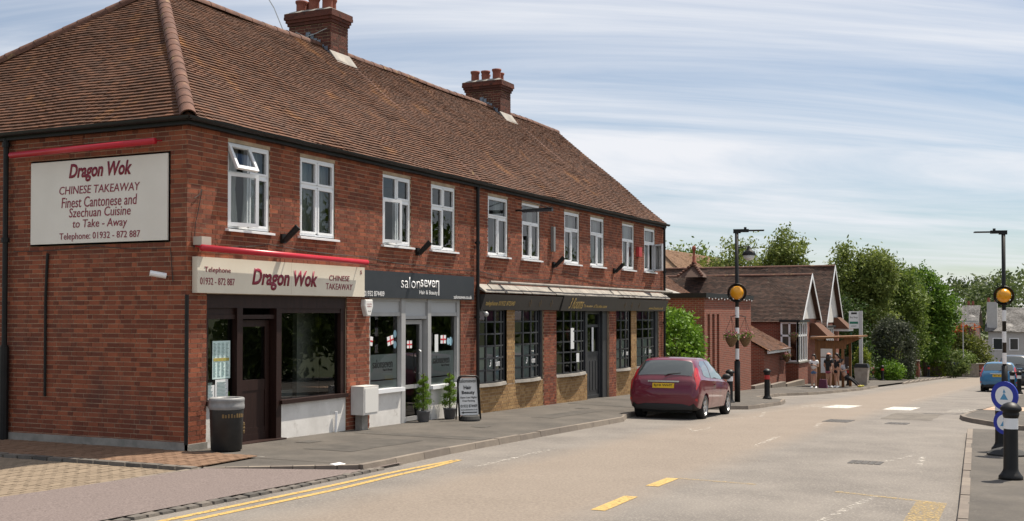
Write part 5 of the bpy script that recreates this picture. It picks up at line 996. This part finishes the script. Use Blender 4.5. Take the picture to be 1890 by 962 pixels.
t = thing('bus_stop', 'bus stop flag on a pale post beside the shelter', 'bus stop', (50.3, -2.35, gz(50.3))); x, y = 50.3, -2.35; z = gz(x); b = MB(); b.box(x-.07, x+.07, y-.09, y+.09, z-.1, z+4.0); b.build('post', mat('stop_post', (.45, .45, .45), (.52, .52, .52), rough=.5), t)
b = MB(); b.box(x-.02, x+.02, y+.1, y+.62, z+3.05, z+3.98); f_ = b.build('flag', mat('flag_white', (.7, .72, .71), rough=.45), t); b = MB(); b.box(x-.025, x-.021, y+.14, y+.58, z+3.3, z+3.42); b.build('green_band', mat('stop_green', (.01, .16, .10), rough=.5), f_); text('Bus Stop', 'lettering', LETK, f_, (y+.56, y+.16, z+3.58, z+3.7), lambda u, v, n: (x-.024, u, v)); marks('small_print', LETK, f_, (y+.5, y+.22, z+3.16, z+3.22), lambda u, v, n: (x-.024, u, v), 5); b = MB(); b.box(x-.024, x-.021, y+.2, y+.5, z+3.82, z+3.92); b.build('bus_symbol', LETK, f_)
t = thing('bus_stop_bin', 'square grey litter bin with black hood below the bus stop flag', 'litter bin', (49.9, -2.5, gz(49.9))); x, y, z = 49.6, -2.5, gz(49.6); b = MB(); b.hexa([(x-.28, y-.28, z), (x+.28, y-.28, z), (x+.28, y+.28, z), (x-.28, y+.28, z), (x-.36, y-.36, z+.95), (x+.36, y-.36, z+.95), (x+.36, y+.36, z+.95), (x-.36, y+.36, z+.95)]); b.build('body', mat('bin_steel', (.3, .27, .24), (.42, .39, .35), rough=.5, scale=5, metal=.3), t)
b = MB(); b.hexa([(x-.38, y-.38, z+.95), (x+.38, y-.38, z+.95), (x+.38, y+.38, z+.95), (x-.38, y+.38, z+.95), (x-.3, y-.3, z+1.15), (x+.3, y-.3, z+1.15), (x+.3, y+.3, z+1.15), (x-.3, y+.3, z+1.15)]); b.build('hood', BLACK, t)
b = MB(); b.cyl((58, -.6, gz(58)), (58, -.6, gz(58)+3.), .05, n=8); solo(b, 'green_post', mat('green_post', (.01, .08, .05), rough=.5), 'thin dark green post behind the bus stop', 'post')
# ------------------------------------------------------------------ people
SKIN = mat('skin', (.42, .23, .15), (.46, .26, .18), rough=.55); HAIR = mat('dark_hair', (.015, .01, .008), rough=.5)
def skinmesh(name, V, Eg, rad, m, parent, root=0, sub=1):
    me = bpy.data.meshes.new(name); me.from_pydata(V, Eg, []); o = bpy.data.objects.new(name, me); col.objects.link(o); bpy.context.view_layer.objects.active = o
    md = o.modifiers.new('skin', 'SKIN'); md.use_smooth_shade = True
    if not me.skin_vertices:
        with bpy.context.temp_override(object=o, active_object=o): bpy.ops.mesh.customdata_skin_add()
    for i, sv in enumerate(me.skin_vertices[0].data): r = rad[i]; sv.radius = r if isinstance(r, tuple) else (r, r); sv.use_root = (i == root)
    sm = o.modifiers.new('sub', 'SUBSURF'); sm.levels = sub; sm.render_levels = sub
    me2 = bpy.data.meshes.new_from_object(o.evaluated_get(bpy.context.evaluated_depsgraph_get())); bpy.data.objects.remove(o); me2.materials.clear(); me2.materials.append(m); me2.polygons.foreach_set('use_smooth', [True]*len(me2.polygons))
    o = bpy.data.objects.new(name, me2); col.objects.link(o); o.parent = parent; return o
def person(label, loc, ang, H, top, bottom, pose='phone', hairlen=.25, cap=None, shoe=None, long_top=False, trousers=False):
    t = thing('person', label, 'person'); s = H/1.62; V = []; Eg = []; R = []
    def add(p, r, par=None):
        V.append((p[0]*s, p[1]*s, p[2]*s)); R.append(r*s if not isinstance(r, tuple) else (r[0]*s, r[1]*s)); 
        if par is not None: Eg.append((par, len(V)-1))
        return len(V)-1
    lean = pose == 'lean'; pz = .60 if lean else .86; bx = -.16 if lean else 0
    pel = add((0, 0, pz), (.12, .14)); sp_ = add((bx*.4, 0, pz+.2), (.10, .125), pel); ch = add((bx*.8, 0, pz+.38), (.105, .145), sp_); nk = add((bx, 0, pz+.525), .05, ch); hb_ = add((bx+.02, 0, pz+.60), .075, nk); hc = add((bx+.035, 0, pz+.67), (.088, .078), hb_); ht = add((bx+.02, 0, pz+.735), .06, hc); add((bx+.125, 0, pz+.645), .014, hc)
    L_ = {}
    for sd_ in (1, -1):
        hp = add((0, sd_*.085, pz-.05), .088, pel)
        if lean: kn, an_, to = (.36, sd_*.11, .40), (.72, sd_*.13, .09), (.83, sd_*.14, .10)
        elif pose == 'walk': kn, an_, to = (.07*sd_, sd_*.09, .46), (.05*sd_-.02, sd_*.095, .08), (.05*sd_+.12, sd_*.11, .03)
        else: kn, an_, to = (.02, sd_*.095, .46), (-.02, sd_*.10, .08), (.12, sd_*.12, .03)
        k_ = add(kn, .056, hp); a_ = add(an_, .04, k_); add(to, .034, a_); L_['k', sd_] = kn; L_['a', sd_] = an_; L_['t', sd_] = to
        sh = add((bx*.9, sd_*.17, pz+.45), .055, ch)
        if pose in ('phone', 'lean'): el, wr = (bx+.03, sd_*.23, pz+.19), (bx+.23, sd_*.09, pz+.27)
        elif pose == 'side': el, wr = (bx-.02, sd_*.22, pz+.18), (bx+.06, sd_*.2, pz-.04)
        else: el, wr = (bx-.03, sd_*.22, pz+.19), (bx+.12, sd_*.16, pz+.06)
        e_ = add(el, .04, sh); w_ = add(wr, .028, e_); dr_ = (Vector(wr)-Vector(el)).normalized(); hnd = Vector(wr)+dr_*.06; h_ = add(hnd, (.034, .022), w_); sdv = dr_.cross(Vector((0, 0, 1))); sdv = sdv.normalized() if sdv.length > .1 else Vector((0, 1, 0)); upv = sdv.cross(dr_)
        for j, l_ in enumerate((.055, .065, .06, .048)):
            p1 = hnd+dr_*.03+sdv*(.024-.016*j); f1 = add(p1+dr_*l_*.5, .0085, h_); add(p1+dr_*l_*.85-upv*l_*.45, .0075, f1)
        f1 = add(hnd+sdv*.035*sd_+upv*.01, .01, h_); add(hnd+sdv*.045*sd_+dr_*.035, .009, f1)
        L_['el', sd_] = el; L_['sh', sd_] = (bx*.9, sd_*.17, pz+.45)
    skinmesh('body', V, Eg, R, SKIN, t, 0)
    def garment(name, pts, edges, rad, m): skinmesh(name, [tuple(q*s for q in p) for p in pts], edges, [tuple(q*s for q in r) if isinstance(r, tuple) else r*s for r in rad], m, t)
    mid = lambda a, b_, f: tuple(Vector(a).lerp(Vector(b_), f)); zlow = pz-.12 if long_top else pz+.0
    P = [(0, 0, zlow), (bx*.4, 0, pz+.2), (bx*.8, 0, pz+.39), (bx*.95, 0, pz+.475)]; Ee = [(0, 1), (1, 2), (2, 3)]; Rr = [(.135, .165), (.118, .145), (.125, .165), (.07, .09)]
    for sd_ in (1, -1): P += [L_['sh', sd_], mid(L_['sh', sd_], L_['el', sd_], .55)]; n_ = len(P); Ee += [(2, n_-2), (n_-2, n_-1)]; Rr += [.075, .062]
    garment('top', P, Ee, Rr, top)
    P = [(0, 0, pz+.06), (0, 0, pz-.02)]; Ee = [(0, 1)]; Rr = [(.125, .15), (.135, .16)]
    for sd_ in (1, -1):
        hp = (0, sd_*.088, pz-.06); P += [hp, mid(hp, L_['k', sd_], .45)]; n_ = len(P); Ee += [(1, n_-2), (n_-2, n_-1)]; Rr += [.105, .095]
        if trousers: P += [L_['k', sd_], mid(L_['k', sd_], L_['a', sd_], .92)]; Ee += [(n_-1, n_), (n_, n_+1)]; Rr += [.07, .055]
    garment('trousers' if trousers else 'shorts', P, Ee, Rr, bottom)
    hx, hz = (bx+.02)*s, (pz+.68)*s; b = MB(); b.sphere((hx-.02*s, 0, hz+.025*s), (.105*s, .095*s, .10*s), 14, k=10); b.v = [(min(x, hx+.045*s+.5*max(0, z-hz-.02*s)) , y, z) for x, y, z in b.v]
    for k in range(9): y = (-.075+.15*k/8)*s; b.tube([(hx-.085*s+abs(y)*.5, y, hz+.02*s), (hx-.10*s+abs(y)*.4, y*1.15, hz-.12*s), (hx-.09*s, y*1.2, hz-hairlen*s)], [.026*s, .028*s, .008*s], 6)
    b.build('hair', HAIR, t, True)
    b = MB()
    for sd_ in (1, -1): b.sphere((hx+.088*s, sd_*.03*s, hz+.0*s), .011*s, 6, k=4)
    b.sphere((hx+.088*s, 0, hz-.055*s), (.006*s, .022*s, .006*s), 6, k=4); b.build('face_features', mat('face_dark', (.06, .02, .02), rough=.5), t)
    if cap: b = MB(); b.sphere((hx-.01*s, 0, hz+.055*s), (.112*s, .1*s, .075*s), 14, k=8); b.lathe([(.001, 0), (.09*s, 0), (.09*s, .012*s), (.001, .012*s)], (hx+.09*s, 0, hz+.05*s), 12); b.build('cap', cap, t, True)
    for sd_ in (1, -1):
        a_, to = Vector(L_['a', sd_])*s, Vector(L_['t', sd_])*s; b = MB(); c_ = a_.lerp(to, .45); d_ = (to-a_).normalized(); M_ = Matrix.Translation(c_) @ d_.to_track_quat('X', 'Z').to_matrix().to_4x4()
        q = MB(); q.sphere((.01, 0, -.005), (.13*s, .05*s, .045*s), 12, k=8); q.v = [tuple(M_ @ Vector(p)) for p in q.v]; q.v = [(x, y, max(z, .002)) for x, y, z in q.v]; q.build('shoe', shoe or LETW, t, True)
    if pose in ('phone', 'lean'): b = MB(); b.box((bx+.3)*s, (bx+.315)*s, -.04*s, .04*s, (pz+.24)*s, (pz+.38)*s); b.build('phone', LETK, t)
    t.location = loc; t.rotation_euler = (0, 0, ang); return t
toC = lambda x, y, da=0: math.atan2(CAM.y-y, CAM.x-x)+da
CLW = mat('white_cotton', (.72, .72, .72), rough=.85); DEN = mat('denim', (.06, .13, .27), (.1, .18, .33), rough=.85, scale=30); BLK = mat('black_cotton', (.012, .012, .014), rough=.85); PNK = mat('pink_print', (.55, .12, .2), (.03, .02, .02), rough=.8, scale=18); GRYC = mat('grey_print', (.45, .45, .48), (.25, .25, .28), rough=.85, scale=25); CAPM = mat('peach_cap', (.65, .30, .2), rough=.8)
person('girl in white T-shirt and denim shorts looking down at her phone', (40.6, -1.7, gz(40.6)), toC(40.6, -1.7, -.3), 1.56, CLW, DEN, 'phone', .3)
person('person with back turned in peach cap, long black top and pink shorts', (42.1, -2.1, gz(42.1)), toC(42, -2, 2.6), 1.62, BLK, PNK, 'stand', .45, CAPM, None, True)
person('person in black top and dark shorts standing beside the peach cap', (42.9, -2.35, gz(42.9)), toC(42, -2, -.9), 1.64, BLK, BLK, 'side', .12)
person('person in grey top and black trousers leaning back with legs stretched out', (44.0, -2.55, gz(44)+.0), toC(44, -2.5, 1.2), 1.62, GRYC, BLK, 'lean', .12, None, mat('yellow_shoe', (.45, .42, .03), rough=.6), trousers=True)
person('seated-height person in pale top half hidden behind the others by the shelter', (43.7, -1.85, gz(43.7)), toC(43, -2, .5), 1.5, CLW, BLK, 'side', .1)
t = thing('shopping_bag', 'dark maroon bag on the pavement beside the girl in shorts', 'bag', (41.2, -2.0, gz(41.2))); b = MB(); z = gz(41.2); b.hexa([(41.1, -2.2, z), (41.4, -2.2, z), (41.4, -1.8, z), (41.1, -1.8, z), (41.15, -2.15, z+.4), (41.35, -2.15, z+.4), (41.35, -1.85, z+.42), (41.15, -1.85, z+.42)]); b.build('bag_body', mat('maroon_cloth', (.09, .02, .05), rough=.8), t); b = MB(); b.tube([(41.25, -2.1, z+.4), (41.25, -2.05, z+.56), (41.25, -1.95, z+.56), (41.25, -1.9, z+.4)], .012, 6); b.build('handle', BLK, t)
# ------------------------------------------------------------------ trees and hedges
def tree(name, label, x, y, h, crowns, n, size, m, r=.16, z=None, sparse=1., group=None, spread=.5, clumps=120):
    z = gz(x)-.1 if z is None else z; t = thing(name, label, 'tree', (x, y, z), 0, group); b = MB(); top = Vector((x, y, z+h*.8)); C = []
    b.tube([(x, y, z), (x+.05, y+.04, z+h*.3), (x-.04, y, z+h*.55), tuple(top)], [r, r*.75, r*.5, r*.1], 8)
    for cx, cy, cz, rx, ry, rz_ in crowns:
        b.tube([(x, y, z+h*.3), (x+(cx-x)*.6, y+(cy-y)*.6, z+h*.45), (cx, cy, cz)], [r*.5, r*.3, r*.08], 6)
        for _ in range(clumps):
            d = Vector((random.gauss(0, 1), random.gauss(0, 1), random.gauss(0, 1))).normalized()*(random.random()**.4)
            C.append((cx+d.x*rx, cy+d.y*ry, cz+d.z*rz_))
    b.build('trunk', MATS['bark'], t, True); b = MB(); leaves(b, C, n, spread, size); b.build('crown', m, t); return t
tree('birch_tree', 'tall airy birch tree rising behind the village hall roof', 72, 8.5, 12, [(72, 9.5, 5.2, 2.6, 3., 2.6), (71.5, 6.2, 6.2, 1.6, 1.6, 2.0), (72, 11.8, 4.6, 2, 2., 1.8), (72, 8, 3.2, 3, 4.5, 2.4)], 19000, .135, BIR, spread=.33, clumps=90)
tree('birch_tree', 'leafy birch tree right of the second hall gable', 74, 1.2, 11, [(74, 2.0, 4.4, 2., 1.7, 2.9), (74, .2, 5., 1.8, 1.4, 2.2), (74.5, .6, 1.2, 2.4, 2., 3.2)], 22000, .13, BIR, spread=.32, clumps=100)
tree('birch_tree', 'birch tree in the middle of the roadside tree group', 81, .0, 11, [(81, .3, 4.2, 2.2, 1.7, 2.4), (81, -1.2, 3.0, 2., 1.4, 2.6), (81.5, -.4, .2, 2.4, 2.2, 2.6)], 20000, .13, MID, spread=.32, clumps=100)
tree('maple_tree', 'dense rounded dark green tree at the right of the roadside trees', 90, -1.6, 10, [(90, -1.2, 3.9, 2.2, 1.8, 2.2), (90.5, -2.9, 2.3, 2., 1.4, 2.2), (90, -1.6, .3, 2.5, 2.4, 2.5)], 19000, .14, LEAFD('maple_leaf', (.045, .115, .012), (.17, .28, .03)), spread=.3, clumps=90)
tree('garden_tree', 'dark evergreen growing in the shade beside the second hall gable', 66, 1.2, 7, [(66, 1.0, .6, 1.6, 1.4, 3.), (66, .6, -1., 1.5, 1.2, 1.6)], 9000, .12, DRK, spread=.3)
tree('garden_tree', 'rounded green treetop far behind the hall roofs on the left', 95, 22, 11, [(95, 22, 6.2, 4., 4.5, 2.4)], 6000, .2, MID)
tree('garden_tree', 'low tree with orange leaves on top near the far street lamp', 106, -3.2, 6.5, [(106, -2.6, -1.2, 2.4, 2.2, 1.9), (106, -4.4, -1.9, 2., 1.5, 1.5)], 9000, .14, LEAFD('olive_leaf', (.05, .07, .012), (.17, .19, .035)), spread=.35)
b = MB(); leaves(b, [(106+random.gauss(0, 1.0), -1.9+random.gauss(0, 1.3), .55+random.gauss(0, .25)) for _ in range(40)], 1500, .25, .13); b.build('crown_top', ORG, bpy.data.objects['garden_tree.002'])
for nm, lab, c_, r_, n_, s_, m_ in (('clipped_shrub', 'big grey-green rounded shrub in front of the birch trees', (70, -1.6, -.2), (1.9, 1.4, 2.0), 9000, .09, GRY), ('garden_bush', 'sunlit yellow-green bush beside the bus stop post', (63, -.5, -1.2), (.5, .5, 1.3), 2600, .08, LIM), ('garden_bush', 'light green garden bush below the grey-green shrub', (67.5, -1.6, -1.9), (1.2, .9, .8), 4000, .08, LAUR), ('garden_bush', 'spreading pale-leaved bush left of the far street lamp', (92, -3.0, -2.1), (2., 2.0, 1.1), 6000, .12, LEAFD('pale_leaf', (.05, .09, .02), (.19, .24, .07))), ('garden_bush', 'dark ivy hedge beside the white gate pier', (74, -1.7, -2.2), (1.6, .9, .9), 4000, .08, DRK), ('garden_bush', 'pale-leaved bush directly beneath the orange-topped tree', (101, -3.6, -2.6), (1.6, 1.4, 1.1), 4000, .12, MID)):
    bush(nm, lab, c_, r_, n_, s_, m_)
def hedge(label, x0, x1, y0, y1, z0, z1, m):
    t = thing('clipped_hedge', label, 'hedge', ((x0+x1)/2, (y0+y1)/2, z0)); b = MB(); b.box(x0+.08, x1-.08, y0+.08, y1-.08, z0-.3, z1-.08); b.build('twigs', MATS['bark'], t); b = MB(); C = []
    for _ in range(1500):
        p = [random.uniform(x0, x1), random.uniform(y0, y1), random.uniform(z0, z1)]; k = random.choice((0, 1, 2, 2)); p[k] = random.choice(((x0, x1), (y0, y1), (z1, z1))[k]); C.append(p)
    leaves(b, C, 4500, .05, .06); b.build('foliage', m, t)
hedge('square clipped yellow-green hedge beside the brick gate pier', 90, 92.5, -3.0, -1.3, gz(91), gz(91)+1.05, LIM)
for x, y, w, h, m, lab, nm in ((79.5, -1.6, .55, 1.15, RENDER, 'white rendered gate pier beside the dark ivy hedge', 'gate_pier'), (85.5, -1.3, .6, 1.3, FB, 'red brick gate pier in front of the red car', 'gate_pier'), (103, -5.2, .7, 1.1, FB, 'low brick wall pier at the far bend of the road', 'gate_pier')):
    t = thing(nm, lab, 'pier', (x, y, gz(x))); b = MB(); b.box(x-w/2, x+w/2, y-w/2, y+w/2, gz(x)-.3, gz(x)+h); b.build('shaft', m, t); b = MB(); b.box(x-w/2-.05, x+w/2+.05, y-w/2-.05, y+w/2+.05, gz(x)+h, gz(x)+h+.08); b.build('coping', CONC, t)
t = thing('wheelie_bin', 'dark blue wheeled bin standing by the garden fence', 'bin', (96, -3.4, gz(96))); x, y, z = 96, -3.3, gz(96); b = MB(); b.hexa([(x-.4, y-.6, z), (x+.4, y-.6, z), (x+.4, y+.6, z), (x-.4, y+.6, z), (x-.5, y-.75, z+1.15), (x+.5, y-.75, z+1.15), (x+.5, y+.75, z+1.15), (x-.5, y+.75, z+1.15)]); b.build('body', mat('bin_dark', (.03, .035, .04), rough=.6), t); b = MB(); b.box(x-.55, x+.55, y-.8, y+.8, z+1.15, z+1.25); b.build('lid', mat('bin_blue', (.02, .05, .25), rough=.5), t)
t = thing('street_lamp', 'thin grey street lamp in front of the orange-topped tree', 'street lamp', (99, -3.9, gz(99))); x, y, z = 99, -4.0, gz(99); b = MB(); b.cyl((x, y, z), (x, y, z+5.), .06, .04, n=8); b.build('post', GALV, t); b = MB(); b.box(x-.12, x+.12, y-1.3, y+.1, z+4.95, z+5.08); b.build('lantern', GALV, t)
t = thing('timber_fence', 'weathered timber fence panel beside the blue wheeled bin', 'fence', (98, -4.3, gz(98)))
for k in range(9): b = MB(); y = -4.1-k*.16; b.box(98, 98.05, y, y+.15, gz(98)-.2, gz(98)+1.15); b.build('board', mat('grey_timber', (.2, .17, .14), (.3, .26, .22), rough=.9, scale=5), t)
b = MB(); b.box(61.5, 61.6, .0, .9, gz(61)-.3, gz(61)+1.5); solo(b, 'dark_gate', mat('dark_gate', (.05, .04, .035), rough=.8), 'dark timber gate panel behind the bus shelter', 'gate')
# ------------------------------------------------------------------ far houses and wood
def house(label, x0, x1, y0, y1, zg, ze, zr, wm, rm, chims, axis='y', wins=()):
    global TILE
    t = thing('far_house', label, 'house', ((x0+x1)/2, (y0+y1)/2, zg)); b = MB(); b.box(x0, x1, y0, y1, zg-1, ze)
    if axis == 'y': ym = (y0+y1)/2; b.face([(x0, y0, ze), (x0, y1, ze), (x0, ym, zr)])
    b.build('wall', wm, t); b = MB(); o = .35
    if axis == 'x': xm = (x0+x1)/2; b.face([(x0-o, y0-o, ze-.1), (xm, y0-o, zr), (xm, y1+o, zr), (x0-o, y1+o, ze-.1)]); b.face([(x1+o, y0-o, ze-.1), (x1+o, y1+o, ze-.1), (xm, y1+o, zr), (xm, y0-o, zr)]); b.face([(x0, y0, ze), (x1, y0, ze), (xm, y0, zr-.2)])
    else: ym = (y0+y1)/2; b.face([(x0-o, y0-o, ze-.1), (x1+o, y0-o, ze-.1), (x1+o, ym, zr), (x0-o, ym, zr)]); b.face([(x0-o, y1+o, ze-.1), (x0-o, ym, zr), (x1+o, ym, zr), (x1+o, y1+o, ze-.1)])
    ro = b.build('roof', rm, t)
    if axis == 'x':
        TILE = rm; d = Vector((xm-x0+o, 0, zr-ze+.1)); ln = d.length; d.normalize(); tiles(ro, Vector((x0-o, y1+o, ze-.06)), Vector((0, -1, 0)), d, Vector((-d.z, 0, d.x)), lambda v: (0, y1-y0+2*o), ln, 0, .03); TILE = TILE_SAVE
    for cx, cy, w, zt, cm in chims:
        b = MB(); b.box(cx-w/2, cx+w/2, cy-w/2, cy+w/2, ze, zt); b.build('chimney', cm, ro)
        for k in (-.25, .25): b = MB(); b.lathe([(.16, 0), (.14, .5)], (cx, cy+k*w*1.4, zt), 8); b.build('chimney_pot', TERR, ro)
    for y, z, w, h in wins:
        b = MB(); rectframe(b, y-w/2, y+w/2, z, z+h, .1, -.06, .02, fr=lambda u, q, n: (x0-n-.0, u, q)); b.v = [(x0-abs(x-x0)-.005, y_, z_) for x, y_, z_ in b.v]; wn = b.build('window', WHITE, t); b = MB(); b.face([(x0-.012, y-w/2, z), (x0-.012, y+w/2, z), (x0-.012, y+w/2, z+h), (x0-.012, y-w/2, z+h)]); b.build('pane', mat('far_pane', (.03, .035, .04), rough=.1), wn)
    return t
FW = mat('far_white_wall', (.45, .44, .43), (.4, .39, .38), rough=.9, scale=2); SLT = mat('pale_slate', (.085, .08, .076), (.21, .2, .195), rough=.55, scale=1.2, island=.5); BRT = mat('far_brown_tile', (.13, .085, .06), (.19, .13, .095), rough=.9, scale=3); DKB = mat('dark_brick', (.09, .04, .035), (.13, .06, .05), rough=.9, scale=4)
house('white house with pale slate roof and tall white chimney beyond the blue car', 128, 137, -11.5, -4.6, -6, .2, 2.75, FW, SLT, [(128.9, -5.0, 1.1, 3.5, FW), (130, -10.4, 1.3, 3.5, DKB)], 'x', ((-5.6, -2.0, 1.1, 1.4), (-7.3, -2.0, 1.0, 1.4), (-8.9, -2.6, .35, 2.2), (-9.5, -2.6, .35, 2.2), (-10.8, -2.0, 1.0, 1.4), (-5.8, -4.6, 1.2, 1.4)))
house('low white cottage with brown roof at the right edge of the view', 116, 124, -13.5, -9.0, -5.5, -.9, .9, FW, BRT, [(118, -9.6, .6, 1.7, DKB)], 'x', ((-9.9, -2.3, .8, .8), (-11.2, -2.3, .8, .8), (-12.4, -2.3, .8, .8)))
house('brown roofed house with two dark chimneys behind the orange-topped tree', 148, 158, -2.0, 5.5, -6, .6, 3.2, DKB, SLT, [(149, 3.8, 1.3, 3.6, DKB), (152, 2.6, 1.0, 4.1, DKB), (155, -1.0, .8, 3.4, DKB)], 'x')
house('distant brown tiled house at the left of the far roofs', 170, 184, 6.5, 13, -6, 2.0, 4.2, DKB, BRT, [(172, 8.2, 1.0, 5.6, DKB)], 'y')
t = thing('porch_canopy', 'pale slate porch roof on the far cottage front', 'porch', (115, -10.5, -4)); b = MB(); b.face([(114.2, -11.2, -3.3), (114.2, -9.8, -3.3), (116, -9.8, -2.4), (116, -11.2, -2.4)]); b.build('roof', SLT, t); b = MB(); b.box(114.4, 116, -11, -10, -6, -3.3); b.build('wall', FW, t)
b = MB(); C = []
for _ in range(150):
    x, y = random.uniform(300, 430), random.uniform(-70, 130); rr = random.uniform(4, 7.5); top = 5.5+(x-300)*.05+random.uniform(-1, 3)+(1 if y < 0 else 0)
    for _ in range(26):
        d = Vector((random.gauss(0, 1), random.gauss(0, 1), random.gauss(0, 1))).normalized(); C.append((x+d.x*rr, y+d.y*rr, top-rr*.4+d.z*rr*.9))
    for k in range(8): C.append((x+random.gauss(0, 2.5), y+random.gauss(0, 2.5), random.uniform(-6, top-4)))
leaves(b, C, 60000, 1.0, .75); tag(b.build('distant_wood', LEAFD('wood_leaf', (.045, .07, .02), (.13, .17, .055))), 'distant wooded hill beyond the rooftops', 'wood', kind='stuff')
# trees over the road behind the viewpoint, seen only in the shop windows
for (x, y, h), nth in zip(((30, -21, 9), (38, -20, 8), (46, -22, 10), (55, -20, 8), (66, -22, 10), (80, -21, 9), (96, -22, 10)), ('first', 'second', 'third', 'fourth', 'fifth', 'sixth', 'last')):
    tree('street_tree', 'the '+nth+' green roadside tree opposite the terrace, seen reflected in its windows', x, y, h, [(x, y, gz(x)+h*.68, 3.8, 2.6, 2.8), (x+3, y+.6, gz(x)+h*.4, 3., 2, 2.4), (x-2, y+1, gz(x)+1.6, 3., 1.6, 1.6)], 5200, .24, MID, group='reflected trees')
